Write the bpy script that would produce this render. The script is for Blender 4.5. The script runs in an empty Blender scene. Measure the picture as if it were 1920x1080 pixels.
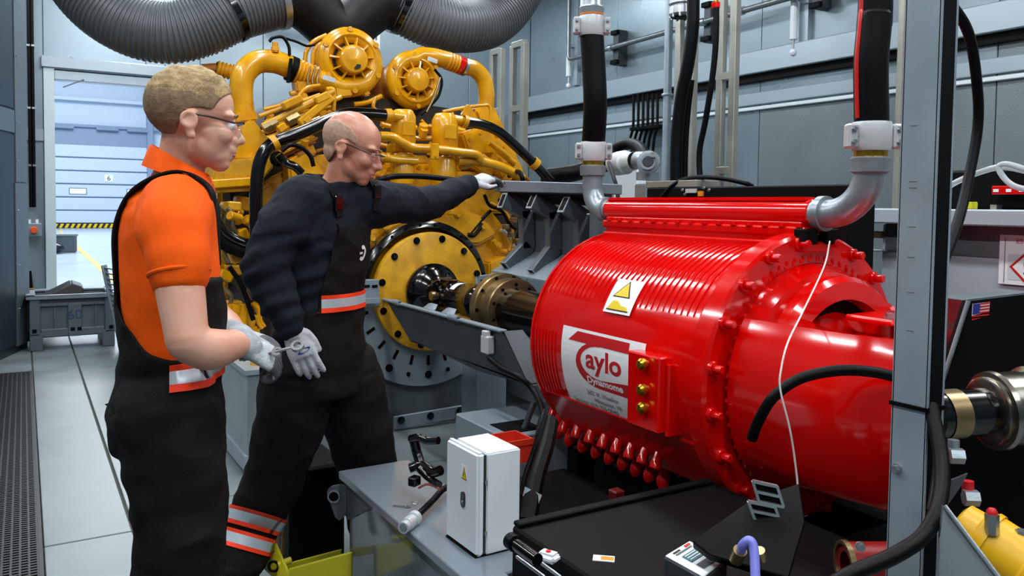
import bpy, bmesh, math, random
import numpy as np
from mathutils import Vector, Matrix, noise
random.seed(7)
scene = bpy.context.scene
col = scene.collection
V = Vector
# ------------------------------------------------------------------ camera
F_PX, CX, CY, CAM_H = 1520.0, 960.0, 455.0, 1.40
YAW, PITCH, ROLL = math.radians(31.1), math.radians(2.6), 0.013
_r0 = V((math.cos(YAW), -math.sin(YAW), 0)); _f0 = V((math.sin(YAW), math.cos(YAW), 0)); _z = V((0, 0, 1))
CFW = _f0 * math.cos(PITCH) - _z * math.sin(PITCH)
_u0 = _f0 * math.sin(PITCH) + _z * math.cos(PITCH)
CRT = _r0 * math.cos(ROLL) + _u0 * math.sin(ROLL)
CUP = _u0 * math.cos(ROLL) - _r0 * math.sin(ROLL)
CPOS = V((0, 0, CAM_H))
cam = bpy.data.cameras.new('camera'); cam.sensor_width = 36; cam.lens = 36 * F_PX / 1920
cam.shift_y = -(540 - CY) / 1920; cam.clip_start = 0.05
camo = bpy.data.objects.new('camera', cam); col.objects.link(camo)
M3 = Matrix((CRT, CUP, -CFW)).transposed()
camo.matrix_world = Matrix.Translation(CPOS) @ M3.to_4x4()
scene.camera = camo
# ------------------------------------------------------------------ world, lights, exposure
scene.view_settings.view_transform = 'Standard'; scene.view_settings.look = 'None'
scene.view_settings.gamma = 1.0; scene.view_settings.use_curve_mapping = False
scene.view_settings.exposure = 0.5
w = bpy.data.worlds.new('world'); scene.world = w; w.use_nodes = True
w.node_tree.nodes['Background'].inputs[0].default_value = (0.55, 0.66, 0.75, 1)
w.node_tree.nodes['Background'].inputs[1].default_value = 0.12
def area(name, loc, sx, sy, power, color=(0.93, 0.97, 1.0), rot=(0, 0, 0)):
    l = bpy.data.lights.new(name, 'AREA'); l.shape = 'RECTANGLE'; l.size = sx; l.size_y = sy
    l.energy = power; l.color = color
    o = bpy.data.objects.new(name, l); col.objects.link(o); o.location = loc; o.rotation_euler = rot
    return o
CEIL = 4.7
LAMPS = [(x, y) for x in (-1.4, 1.3, 4.2) for y in (-2.2, 0.7, 3.6, 6.5, 9.0)]
for i, (x, y) in enumerate(LAMPS):
    area('ceiling_lamp_light', (x, y, CEIL - 0.125), 0.26, 1.9, 41)
for i, (x, y) in enumerate([(-2, 14), (3, 18), (-3, 24), (3, 28), (-3, 33), (2, 38), (4, 35)]):
    area('hall_lamp_light', (x, y, 9.6), 4, 4, 480)
# ------------------------------------------------------------------ picture -> place helpers
def ray(u, v):
    return CRT * ((u - CX) / F_PX) - CUP * ((v - CY) / F_PX) + CFW
def S(u, v, d): return CPOS + ray(u, v) * d
def PX(u, v, x): r = ray(u, v); return CPOS + r * (x / r.x)
def PY(u, v, y): r = ray(u, v); return CPOS + r * (y / r.y)
def PZ(u, v, z): r = ray(u, v); return CPOS + r * ((z - CAM_H) / r.z)
# ------------------------------------------------------------------ materials
def lin(h):
    h = h.lstrip('#'); o = []
    for i in (0, 2, 4):
        c = int(h[i:i+2], 16) / 255
        o.append(c / 12.92 if c <= 0.04045 else ((c + 0.055) / 1.055) ** 2.4)
    return o
MATS = {}
def mat(name, hexcol, rough=0.5, metal=0.0, var=0.0, vscale=6.0, bump=0.0, bscale=40.0, hex2=None, coat=0.0, emit=0.0, trans=0.0, spec=0.5, stretch=None):
    if name in MATS: return MATS[name]
    m = bpy.data.materials.new(name); m.use_nodes = True
    nt = m.node_tree; b = nt.nodes['Principled BSDF']
    c = lin(hexcol) + [1]
    b.inputs['Base Color'].default_value = c
    b.inputs['Roughness'].default_value = rough; b.inputs['Metallic'].default_value = metal
    b.inputs['Coat Weight'].default_value = coat; b.inputs['Coat Roughness'].default_value = 0.08
    b.inputs['Specular IOR Level'].default_value = spec
    if trans: b.inputs['Transmission Weight'].default_value = trans
    if emit:
        b.inputs['Emission Color'].default_value = c; b.inputs['Emission Strength'].default_value = emit
    tc = nt.nodes.new('ShaderNodeTexCoord'); src = tc.outputs['Object']
    if stretch:
        mp = nt.nodes.new('ShaderNodeMapping'); mp.inputs['Scale'].default_value = stretch
        nt.links.new(src, mp.inputs['Vector']); src = mp.outputs['Vector']
    if var or hex2:
        n = nt.nodes.new('ShaderNodeTexNoise'); n.inputs['Scale'].default_value = vscale; n.inputs['Detail'].default_value = 5
        nt.links.new(src, n.inputs['Vector'])
        r = nt.nodes.new('ShaderNodeValToRGB'); nt.links.new(n.outputs['Fac'], r.inputs['Fac'])
        r.color_ramp.elements[0].position = 0.35; r.color_ramp.elements[1].position = 0.65
        c2 = (lin(hex2) + [1]) if hex2 else [x * (1 - var) for x in c[:3]] + [1]
        c1 = c if hex2 else [min(1, x * (1 + var)) for x in c[:3]] + [1]
        r.color_ramp.elements[0].color = c2; r.color_ramp.elements[1].color = c1
        nt.links.new(r.outputs['Color'], b.inputs['Base Color'])
        rr = nt.nodes.new('ShaderNodeMapRange'); rr.inputs['To Min'].default_value = max(0.02, rough - 0.08); rr.inputs['To Max'].default_value = min(1, rough + 0.08)
        nt.links.new(n.outputs['Fac'], rr.inputs['Value']); nt.links.new(rr.outputs['Result'], b.inputs['Roughness'])
    if bump:
        n2 = nt.nodes.new('ShaderNodeTexNoise'); n2.inputs['Scale'].default_value = bscale; n2.inputs['Detail'].default_value = 3
        nt.links.new(src, n2.inputs['Vector'])
        bp = nt.nodes.new('ShaderNodeBump'); bp.inputs['Strength'].default_value = bump; bp.inputs['Distance'].default_value = 0.01
        nt.links.new(n2.outputs['Fac'], bp.inputs['Height']); nt.links.new(bp.outputs['Normal'], b.inputs['Normal'])
    MATS[name] = m
    return m
m_red = mat('red_enamel', '#d40602', 0.14, coat=0.4, spec=0.4, var=0.08, vscale=4, bump=0.025, bscale=25)
m_redlite = mat('red_gloss_paint', '#d80602', 0.13, coat=0.4, spec=0.4)
m_yel = mat('engine_yellow_paint', '#e4a404', 0.25, coat=0.4, hex2='#cc8c04', vscale=9, bump=0.05, bscale=60)
m_yeld = mat('engine_yellow_dusty', '#d9a006', 0.5, hex2='#b88206', vscale=12, bump=0.08, bscale=80)
m_orange_rust = mat('heat_brown_casting', '#b4700c', 0.6, hex2='#8a4f10', vscale=10, bump=0.15, bscale=60)
m_blk = mat('black_rubber', '#030406', 0.45, spec=0.15, bump=0.05, bscale=80)
m_blkgloss = mat('black_gloss_paint', '#040506', 0.16, coat=0.35)
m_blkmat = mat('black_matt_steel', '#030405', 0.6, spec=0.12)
m_dkgrey = mat('dark_grey_steel', '#3b4247', 0.45, 0.3, var=0.1)
m_grey = mat('grey_paint_steel', '#7d8a93', 0.42, 0.15, var=0.05)
m_greyd = mat('grey_paint_frame', '#5d676d', 0.38, 0.25, var=0.08)
m_steel = mat('bright_steel', '#b9bfc2', 0.3, 0.9, var=0.1, vscale=15)
m_galv = mat('galvanised_steel', '#a3b2bb', 0.36, 0.4, var=0.08, vscale=5, bump=0.04, bscale=30)
m_galvpipe = mat('galvanised_cast', '#9aa4aa', 0.36, 0.6, var=0.12, vscale=12, bump=0.12, bscale=60)
m_alu = mat('white_alloy_casting', '#c6cacc', 0.42, 0.25, var=0.06, bump=0.06, bscale=60)
m_brass = mat('brass', '#c79a2c', 0.25, 0.9)
m_bronze = mat('oiled_steel_ring', '#9a8560', 0.3, 0.85, var=0.15, vscale=8)
m_white = mat('white_paint', '#dfe5ea', 0.42)
m_sticker = mat('white_sticker', '#eef0f0', 0.5)
m_stkyel = mat('sticker_yellow', '#e5c512', 0.5)
m_stkblk = mat('sticker_black', '#0c0c0e', 0.6)
m_stkred = mat('sticker_red', '#c3141a', 0.5)
m_stkblue = mat('sticker_blue', '#27348a', 0.5)
m_stkgrey = mat('print_grey', '#5b6064', 0.6)
m_wallhid = mat('unseen_wall_sheet', '#4d565c', 0.6, 0.2)
m_wall = mat('wall_galvanised_sheet', '#97a8b2', 0.30, 0.55, var=0.05, vscale=1.2, bump=0.05, bscale=2.0)
m_wallr = mat('right_wall_sheet', '#84939a', 0.30, 0.5, var=0.08, vscale=1.2, bump=0.05, bscale=2.0)
m_walld = mat('wall_perforated_sheet', '#737e82', 0.42, 0.35, var=0.08, vscale=1.5, bump=0.25, bscale=110)
m_trim = mat('wall_trim_steel', '#a3b1ba', 0.34, 0.5)
m_conc = mat('floor_concrete', '#778283', 0.38, hex2='#646e70', vscale=2.2, bump=0.06, bscale=18)
m_joint = mat('floor_joint_filler', '#3a3b35', 0.8)
m_hallf = mat('hall_floor_paint', '#a9b9c9', 0.25, var=0.04, vscale=0.6)
m_hallw = mat('hall_wall_panel', '#c6d6e6', 0.5)
m_hallseam = mat('hall_gate_seam', '#8397b0', 0.5)
m_darkwall = mat('dark_panel', '#2c3a42', 0.4, 0.35, var=0.1, vscale=2)
m_mat = mat('black_rubber_mat', '#0d0f11', 0.45)
m_crate = mat('grey_crate_plastic', '#56606a', 0.5, var=0.05)
m_glass = mat('clear_lens', '#ffffff', 0.02, trans=1.0)
m_purple = mat('violet_hose', '#7d7fd6', 0.4)
m_bag = mat('black_plastic_bag', '#0c0d10', 0.3)
m_lamp = mat('lamp_diffuser', '#f2f8ff', 0.5, emit=6.0)
m_ceil = mat('ceiling_sheet', '#39424a', 0.7)
m_clear = mat('clear_plastic_tube', '#dfe8ec', 0.15, trans=0.5)
# ------------------------------------------------------------------ mesh builder
def frame_of(d, up=None):
    d = d.normalized(); up = up or (V((0, 0, 1)) if abs(d.z) < 0.95 else V((0, 1, 0)))
    a = up.cross(d)
    if a.length < 1e-5: a = V((1, 0, 0)).cross(d)
    a.normalize(); b = d.cross(a); return a, b, d
class MB:
    def __init__(s): s.v = []; s.f = []
    def add(s, vs, fs):
        o = len(s.v); s.v += [tuple(x) for x in vs]; s.f += [tuple(i + o for i in f) for f in fs]; return s
    def box(s, c, size, rz=0.0, M=None):
        hx, hy, hz = [x / 2 for x in size]; R = M if M is not None else Matrix.Rotation(rz, 3, 'Z')
        vs = [V(c) + R @ V((x, y, z)) for x in (-hx, hx) for y in (-hy, hy) for z in (-hz, hz)]
        return s.add(vs, [(0, 1, 3, 2), (4, 6, 7, 5), (0, 4, 5, 1), (2, 3, 7, 6), (0, 2, 6, 4), (1, 5, 7, 3)])
    def bx(s, x0, x1, y0, y1, z0, z1):
        return s.box(((x0 + x1) / 2, (y0 + y1) / 2, (z0 + z1) / 2), (abs(x1 - x0), abs(y1 - y0), abs(z1 - z0)))
    def bar(s, p0, p1, w, h, up=None):
        p0, p1 = V(p0), V(p1); a, b, d = frame_of(p1 - p0, up)
        return s.box((p0 + p1) / 2, (w, h, (p1 - p0).length), M=Matrix((a, b, d)).transposed())
    def tube(s, pts, r, n=12, cap=True):
        pts = [V(p) for p in pts]; k = len(pts); rs = r if isinstance(r, (list, tuple)) else [r] * k
        vs = []; a = None
        for i in range(k):
            d = (pts[min(i + 1, k - 1)] - pts[max(i - 1, 0)])
            if d.length < 1e-7: d = V((0, 0, 1))
            d.normalize()
            if a is None: a, b, _ = frame_of(d)
            else:
                a = a - d * a.dot(d)
                if a.length < 1e-5: a, b, _ = frame_of(d)
                a.normalize(); b = d.cross(a)
            for j in range(n):
                t = 2 * math.pi * j / n; vs.append(pts[i] + (a * math.cos(t) + b * math.sin(t)) * rs[i])
        fs = [(i * n + j, i * n + (j + 1) % n, (i + 1) * n + (j + 1) % n, (i + 1) * n + j) for i in range(k - 1) for j in range(n)]
        if cap: fs += [tuple(range(n - 1, -1, -1)), tuple((k - 1) * n + j for j in range(n))]
        return s.add(vs, fs)
    def cyl(s, p0, p1, r, n=20, r1=None): return s.tube([p0, p1], [r, r if r1 is None else r1], n)
    def lathe(s, prof, o, axis, n=40, up=None, ang=(0, 360), close=False):
        """prof: list of (t along axis, radius)"""
        o = V(o); a, b, d = frame_of(V(axis), up); full = abs(ang[1] - ang[0]) >= 359.9
        m = n if full else n + 1; vs = []
        for (t, r) in prof:
            for j in range(m):
                th = math.radians(ang[0] + (ang[1] - ang[0]) * j / n); vs.append(o + d * t + (a * math.cos(th) + b * math.sin(th)) * r)
        fs = []; k = len(prof); rng = range(k) if close else range(k - 1)
        for i in rng:
            i2 = (i + 1) % k
            for j in range(n):
                j2 = (j + 1) % m if full else j + 1
                fs.append((i * m + j, i * m + j2, i2 * m + j2, i2 * m + j))
        if not full and close:
            fs += [tuple(i * m for i in range(k)), tuple(i * m + n for i in range(k - 1, -1, -1))]
        return s.add(vs, fs)
    def prism(s, poly, vec):
        poly = [V(p) for p in poly]; vec = V(vec); n = len(poly)
        return s.add(poly + [p + vec for p in poly], [tuple(range(n - 1, -1, -1)), tuple(range(n, 2 * n))] + [(i, (i + 1) % n, n + (i + 1) % n, n + i) for i in range(n)])
    def sphere(s, c, rad, n=14, M=None):
        c = V(c); rad = (rad,) * 3 if not hasattr(rad, '__len__') else rad; M = M or Matrix.Identity(3); vs = []; h = n // 2
        for i in range(h + 1):
            p = math.pi * i / h
            for j in range(n):
                t = 2 * math.pi * j / n
                vs.append(c + M @ V((rad[0] * math.sin(p) * math.cos(t), rad[1] * math.sin(p) * math.sin(t), rad[2] * math.cos(p))))
        return s.add(vs, [(i * n + j, i * n + (j + 1) % n, (i + 1) * n + (j + 1) % n, (i + 1) * n + j) for i in range(h) for j in range(n)])
    def torus(s, c, axis, R, r, n=32, k=10, ang=(0, 360), up=None):
        return s.lathe([(r * math.sin(2 * math.pi * i / k), R + r * math.cos(2 * math.pi * i / k)) for i in range(k)], c, axis, n, up, ang, close=True)
    def mesh(s, name, bevel=0.0, smooth=35, seg=1):
        me = bpy.data.meshes.new(name); me.from_pydata(s.v, [], s.f)
        bm = bmesh.new(); bm.from_mesh(me)
        bmesh.ops.remove_doubles(bm, verts=bm.verts, dist=1e-6)
        bmesh.ops.recalc_face_normals(bm, faces=bm.faces)
        if bevel:
            es = [e for e in bm.edges if len(e.link_faces) == 2 and e.calc_face_angle(0) > 0.5]
            bmesh.ops.bevel(bm, geom=es, offset=bevel, segments=seg, affect='EDGES', clamp_overlap=True)
        bm.to_mesh(me); bm.free()
        if smooth:
            for p in me.polygons: p.use_smooth = True
            me.set_sharp_from_angle(angle=math.radians(smooth))
        return me
    def build(s, name, m, parent=None, bevel=0.0, smooth=35, seg=1):
        return obj(name, s.mesh(name, bevel, smooth, seg), m, parent)
def root_of(o):
    while o.parent: o = o.parent
    return o
def obj(name, me, m, parent=None, matrix=None):
    if m is not None and len(me.materials) == 0: me.materials.append(m)
    o = bpy.data.objects.new(name, me); col.objects.link(o)
    if matrix is not None: o.matrix_basis = matrix
    if parent is not None: attach(o, parent)
    return o
def wm(o):
    m = o.matrix_basis.copy()
    return (wm(o.parent) @ o.matrix_parent_inverse @ m) if o.parent else m
def attach(o, parent):
    o.parent = parent; o.matrix_parent_inverse = wm(parent).inverted()
def thing(name, label, cat, loc=(0, 0, 0), group=None):
    o = bpy.data.objects.new(name, None); col.objects.link(o); o.location = loc; o.empty_display_size = 0.1
    return tag(o, label, cat, group)
def tag(o, label, cat, group=None):
    o['label'] = label; o['category'] = cat
    if group: o['group'] = group
    return o
def struct(o): o['kind'] = 'structure'; return o
def spline(pts, k=8):
    """Catmull-Rom through the points"""
    P = [V(p) for p in pts]; P = [P[0] * 2 - P[1]] + P + [P[-1] * 2 - P[-2]]; out = []
    for i in range(1, len(P) - 2):
        for j in range(k):
            t = j / k
            out.append(0.5 * ((2 * P[i]) + (P[i+1] - P[i-1]) * t + (2 * P[i-1] - 5 * P[i] + 4 * P[i+1] - P[i+2]) * t * t + (3 * P[i] - P[i-1] - 3 * P[i+1] + P[i+2]) * t ** 3))
    return out + [P[-2]]
def hose(name, pts, r, m, parent=None, k=8, n=12): return MB().tube(spline(pts, k), r, n).build(name, m, parent)
_hexcache = {}
def bolt(p, axis, r, h, m, parent, name='bolt', n=6):
    key = (round(r, 4), round(h, 4), m.name, n)
    if key not in _hexcache:
        b = MB().cyl((0, 0, 0), (0, 0, h * 0.25), r * 1.35, 12); b.cyl((0, 0, h * 0.25), (0, 0, h), r, n)
        me = b.mesh('bolt', smooth=30); me.materials.append(m); _hexcache[key] = me
    a, b2, d = frame_of(V(axis)); M = Matrix((a, b2, d)).transposed().to_4x4(); M.translation = V(p)
    return obj(name, _hexcache[key], None, parent, M)
def text_mesh(body, size, align='LEFT', extrude=0.0, sx=1.0, off=0.0):
    cu = bpy.data.curves.new('txt', 'FONT'); cu.body = body; cu.size = size; cu.align_x = align; cu.extrude = extrude; cu.resolution_u = 4; cu.offset = off
    o = bpy.data.objects.new('txt', cu); col.objects.link(o)
    dg = bpy.context.evaluated_depsgraph_get(); me = bpy.data.meshes.new_from_object(o.evaluated_get(dg))
    bpy.data.objects.remove(o); bpy.data.curves.remove(cu)
    if sx != 1.0:
        for v in me.vertices: v.co.x *= sx
    me.materials.clear()
    return me
def text_on(name, body, size, m, parent, o, ax, ay, align='LEFT', off=0.0006, thick=None):
    """flat lettering lying in the plane o + ax*x + ay*y"""
    me = text_mesh(body, size, align); ax, ay = V(ax).normalized(), V(ay).normalized(); n = ax.cross(ay)
    for v in me.vertices: c = v.co.copy(); v.co = V(o) + ax * c.x + ay * c.y + n * off
    return obj(name, me, m, parent)
def patch(name, pts, m, parent, n, off=0.0008):
    """thin sticker polygon, pushed out along its normal n"""
    n = V(n).normalized(); return MB().prism([V(p) for p in pts], n * off).build(name, m, parent, smooth=0)
# ================================================================== the setting
XW, YE, XL, YF = 6.3, 10.0, -2.6, -3.6
fl = struct(MB().bx(XL, XW, YF, YE, -0.06, -0.012).build('floor', m_joint))
def slab(x0, x1, y0, y1):
    g = 0.006; MB().bx(x0 + g, x1 - g, y0 + g, y1 - g, -0.012, 0.0).build('floor_slab', m_conc, fl, bevel=0.003)
for x0, x1, ys in [(0.05, 0.385, [YF, 0.4, 3.72, 7.7, YE]), (0.385, 3.4, [YF, 0.4, 3.95, 7.45, YE]), (3.4, XW, [YF, 0.4, 3.95, 7.45, YE]), (XL, 0.05, [7.66, YE]), (XL, -0.9, [YF, 0.4, 3.95, 7.66])]:
    for a, b in zip(ys[:-1], ys[1:]): slab(x0, x1, a, b)
# rubber mat
mb = MB(); mb.bx(-0.9, 0.045, -1.0, 7.62, -0.011, -0.008)
x = 0.033
while x > -0.42: mb.bx(x - 0.004, x + 0.004, 2.2, 7.62, -0.008, 0.008); x -= 0.030
y = 2.2
while y < 7.62: mb.bx(-0.42, 0.045, y - 0.006, y + 0.006, -0.008, 0.005); y += 0.026
mb.bx(0.036, 0.05, 2.2, 7.62, -0.008, 0.012)
tag(mb.build('rubber_mat', m_mat, smooth=0), 'black rubber grid mat lying along the left edge of the concrete floor', 'mat')
# back wall with the doorway (X 0.27..1.62, Z 0..2.78)
DX0, DX1, DZ = 0.30, 1.62, 2.80
wb = struct(MB().bx(XL, DX0, YE + 0.03, YE + 0.2, 0, CEIL).bx(DX1, XW + .2, YE + 0.03, YE + 0.2, 0, CEIL).bx(DX0, DX1, YE + 0.03, YE + 0.2, DZ, CEIL).build('wall_back', m_wall, smooth=0))
def wpan(x0, x1, z0, z1, m=m_wall): MB().bx(x0 + .004, x1 - .004, YE, YE + 0.03, z0, z1).build('wall_panel', m, wb, bevel=0.004)
for x0, x1 in [(XL, -1.4), (-1.4, -0.55), (-0.55, 0.20)]: wpan(x0, x1, 0, CEIL)
for x0, x1 in [(0.20, 1.20), (1.20, 1.40), (1.40, 1.78)]: wpan(x0, x1, DZ + .12, CEIL)
wpan(1.62, 1.78, 0, DZ + .12)
xs = [1.78, 2.5, 3.2, 3.9, 4.6, 5.3, XW]
for a, b in zip(xs[:-1], xs[1:]): wpan(a, b, 0, CEIL)
d1 = struct(MB().bx(DX0 - .1, DX0, YE - .06, YE + .22, 0, DZ + .1).bx(DX1, DX1 + .1, YE - .06, YE + .22, 0, DZ + .1).build('door_1', mat('door_frame_white', '#b9c8cc', .5), bevel=.004))
MB().bx(DX0 - .12, DX1 + .12, YE - .08, YE + .22, DZ, DZ + .12).build('door_header', m_trim, d1, bevel=.006)
MB().bx(DX0, DX1, YE - .05, YE + .1, DZ - .12, DZ - .02).build('door_track', m_galv, d1, bevel=.006)
MB().bar((DX0 + .08, YE - .06, DZ - .20), (DX0 + .28, YE - .06, DZ - .10), .02, .012).build('track_bracket', m_greyd, d1)
# wall bar left of the doorway and standing dark leaf of the sliding door
tr = struct(MB().bx(-.55, .2, YE - .03, YE, 2.02, 2.15).build('trim_1', m_trim, bevel=.006))
A, B = V((0.02, 8.9, 0)), V((-0.55, 7.2, 0)); dv = (B - A).normalized(); nv = V((dv.y, -dv.x, 0)); nv = nv if nv.x > 0 else -nv
d2 = struct(MB().prism([A, B, B - nv * .12, A - nv * .12], (0, 0, CEIL)).build('door_2', m_darkwall, smooth=0))
def leafbox(name, t0, t1, z0, z1, off, m):
    MB().prism([A + dv * t0 + nv * off, A + dv * t1 + nv * off, A + dv * t1 - nv * .005, A + dv * t0 - nv * .005], (0, 0, z1 - z0)).build(name, m, d2).location.z += z0
leafbox('door_panel', .30, 1.0, .08, 1.98, .012, m_darkwall); leafbox('door_panel', .30, 1.0, 2.22, CEIL - .1, .012, m_darkwall)
leafbox('door_rail', .30, 1.3, 2.0, 2.2, .02, m_greyd); leafbox('edge_strip', -.01, .30, .06, 1.55, .02, m_greyd); leafbox('edge_strip', -.01, .27, 1.56, CEIL, .016, m_greyd)
for z in (.4, .8, 1.3, 1.75, 2.1, 2.7, 3.2): bolt(A + dv * .24 + nv * .02 + V((0, 0, z)), nv, .007, .008, m_steel, d2, 'rivet')
# right wall
wr = struct(MB().bx(XW + .03, XW + .2, YF, YE, 0, CEIL).build('wall_right', m_wall, smooth=0))
ys = [YF, -2.2, -.9, .4, 1.7, 2.55, 3.4, 4.55, 5.7, 6.85, 8.0, 9.0, YE]
for a, b in zip(ys[:-1], ys[1:]):
    lowm = m_walld if b < 6 else m_wallr
    MB().bx(XW, XW + .03, a + .004, b - .004, 0, 2.42).build('wall_panel', lowm, wr, bevel=.004)
    MB().bx(XW, XW + .03, a + .004, b - .004, 2.42, CEIL).build('wall_panel', m_walld if b < 4 else m_wallr, wr, bevel=.004)
struct(MB().bx(XW - .10, XW, YF, YE, 2.74, 2.96).build('trim_2', m_trim, bevel=.008))
struct(MB().bx(XW - .05, XW, YF, YE, 2.665, 2.74).build('ledge_shade', m_blkmat))  # black strip standing in for the shadow cast by the ledge
struct(MB().bx(XW - .03, XW, YF, YE, 2.44, 2.56).build('trim_3', m_trim, bevel=.006))
struct(MB().bx(XW - .035, XW, YF, YE, 2.385, 2.42).build('trim_4', mat('bright_edge_strip', '#dfe8ec', .3, .2), bevel=.006))
struct(MB().bx(XL - .2, XL, YF, YE, 0, CEIL).build('wall_left', m_wallhid, smooth=0))
struct(MB().bx(XL, XW, YF - .2, YF, 0, CEIL).build('wall_front', m_wallhid, smooth=0))
struct(MB().bx(XL - .2, XW + .2, YF - .2, YE + .2, CEIL, CEIL + .15).build('ceiling', m_ceil, smooth=0))
for i, (x, y) in enumerate(LAMPS):
    t = thing('ceiling_lamp', 'long white fluorescent ceiling lamp in its grid above the test room', 'lamp', (x, y, CEIL), 'ceiling lamps')
    MB().bx(x - .17, x + .17, y - 1.0, y + 1.0, CEIL - .1, CEIL).build('housing', m_white, t, bevel=.01)
    MB().bx(x - .14, x + .14, y - .97, y + .97, CEIL - .112, CEIL - .1).build('diffuser', m_lamp, t)
# ------------------------------------------------------------------ hall behind the doorway
YG = 46.0
struct(MB().bx(-14, 16, YE + .2, YG + .5, -.06, -.002).build('hall_floor', m_hallf, smooth=0))
struct(MB().bx(-14, 16, YG + .3, YG + .5, 0, 10).bx(-14, -13.8, YE, YG, 0, 10).bx(15.8, 16, YE, YG, 0, 10).bx(-14, 16, YE + .2, YG + .5, 10, 10.2).build('hall_wall', m_hallw, smooth=0))
gt = struct(MB().bx(-1.0, 5.55, YG + .1, YG + .3, 0, 5.2).build('door_3', m_hallseam, smooth=0))
ph = .66
for k in range(6):
    MB().bx(-1.0, 5.55, YG, YG + .12, .26 + k * ph, .26 + (k + 1) * ph - .06).build('gate_panel', m_hallw, gt, bevel=.03)
hz = .02
for k in range(26):
    MB().prism([(-1 + k * .25, YG - .01, hz), (-1 + k * .25 + .13, YG - .01, hz), (-1 + k * .25 + .23, YG - .01, .22), (-1 + k * .25 + .10, YG - .01, .22)], (0, .04, 0)).build('hazard_stripe', m_stkyel, gt, smooth=0)
MB().bx(-1, 5.55, YG + .0, YG + .1, 0, .26).build('hazard_backing', m_stkblk, gt, smooth=0)
for x in (2.0, 4.6):
    MB().bx(x, x + .72, YG - .02, YG + .02, 1.72, 1.98).build('gate_window', mat('gate_window_glow', '#e8f2ff', .3, emit=.6), gt, bevel=.02)
    MB().bx(x - .05, x + .77, YG - .012, YG + .02, 1.67, 2.03).build('window_frame', m_hallseam, gt, bevel=.02)
MB().bx(3.55, 3.95, YG - .03, YG, 2.36, 2.72).build('number_plate', m_sticker, gt)
text_on('number', '6', .34, m_stkblk, gt, (3.75, YG - .032, 2.42), (1, 0, 0), (0, 0, 1), 'CENTER')
for z, t in ((6.35, .18), (5.05, .13)): MB().bx(-3, 9, YG - .05, YG + .12, z, z + t).build('wall_beam', m_hallseam if z < 6 else m_hallw, gt, bevel=.02)
MB().bx(5.55, 5.85, YG - .1, YG + .3, 0, 8.0).build('gate_post', m_hallseam, gt, bevel=.02)
for k, x in enumerate((1.2, 3.2, 4.6)): MB().tube([(x, YG - .1, 5.0), (x + 1.0, YG - .1, 5.0)], .07, 8).build('gate_roller_bar', m_hallseam, gt)
a, b = PZ(157, 474, .001), PZ(192, 506, .001); a2, b2 = a - (b - a) * 3, b + (b - a) * .8
s_ = V((.06, 0, 0))
struct(MB().prism([a2 - s_, a2 + s_, b2 + s_, b2 - s_], (0, 0, .002)).build('floor_line', mat('yellow_floor_paint', '#d8b93a', .5), smooth=0))
# crate and bag far in the hall
c = PZ(122, 474, 0)
t = thing('plastic_crate', 'small grey plastic crate far off on the hall floor beyond the doorway', 'crate', c)
MB().bx(c.x - .35, c.x + .28, c.y, c.y + .5, .02, .48).build('crate_body', m_crate, t, bevel=.02)
for dx in (-.3, .2): MB().bx(c.x + dx, c.x + dx + .08, c.y - .02, c.y, .04, .46).build('corner_post', m_crate, t)
MB().bx(c.x - .38, c.x + .31, c.y - .03, c.y + .53, .44, .5).build('rim', m_grey, t, bevel=.01)
tag(MB().sphere((c.x - .30, c.y - .3, .14), (.28, .22, .14), 12).sphere((c.x - .42, c.y - .25, .18), (.18, .2, .18), 12).build('tool_bag', m_bag), 'dark tool bag lying in front of the far grey crate in the hall', 'bag')
# ------------------------------------------------------------------ left wall fittings by the doorway
def vpipe(name, u, v0, v1, Y, r, m, parent=None): return MB().tube([PY(u, v0, Y), V((PY(u, v0, Y).x, Y, PY(u, v1, Y).z))], r, 10).build(name, m, parent)
for k, u in enumerate((55.5, 62)):
    p = PY(u, 200, YE - .06); t = thing('conduit', ['black cable conduit running down the wall beside the dark door leaf, outer one', 'black cable conduit running down the wall, the one nearer the doorway'][k], 'conduit', (p.x, p.y, 1.55), 'wall conduits')
    MB().tube([(p.x, p.y, 1.32), (p.x, p.y, CEIL)], .016, 8).build('tube', m_blk, t)
    for z in (1.75, 2.35, 3.0, 3.5): MB().bx(p.x - .022, p.x + .022, p.y - .02, YE, z, z + .02).build('clip', m_steel, t)
p = PY(63.5, 431, YE - .1)
t = thing('emergency_stop_box', 'small light grey switch box with a round orange-red button on the wall', 'switch', p)
MB().box(p, (.145, .09, .14)).build('box', m_grey, t, bevel=.008)
MB().lathe([(0, .0), (0, .024), (.02, .024), (.02, .034), (.03, .036), (.042, .03), (.045, 0)], p + V((0, -.045, 0)), (0, -1, 0), 20).build('button', mat('orange_button', '#e2571c', .35), t)
for dx in (-.04, .03): MB().cyl(p + V((dx, 0, .07)), p + V((dx, 0, .11)), .014, 10).build('cable_gland', m_white, t)
a = PY(55, 508, YE - .05)
t = thing('hand_pump', 'yellow and black rod hanging by the wall above the grey crate', 'tool', a)
MB().tube([a, PY(58, 540, YE - .05)], .02, 8).build('grip', m_blk, t); MB().tube([PY(58, 540, YE - .05), PY(60, 590, YE - .05)], .025, 8).build('rod', mat('tool_yellow', '#c9921c', .5), t)
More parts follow.
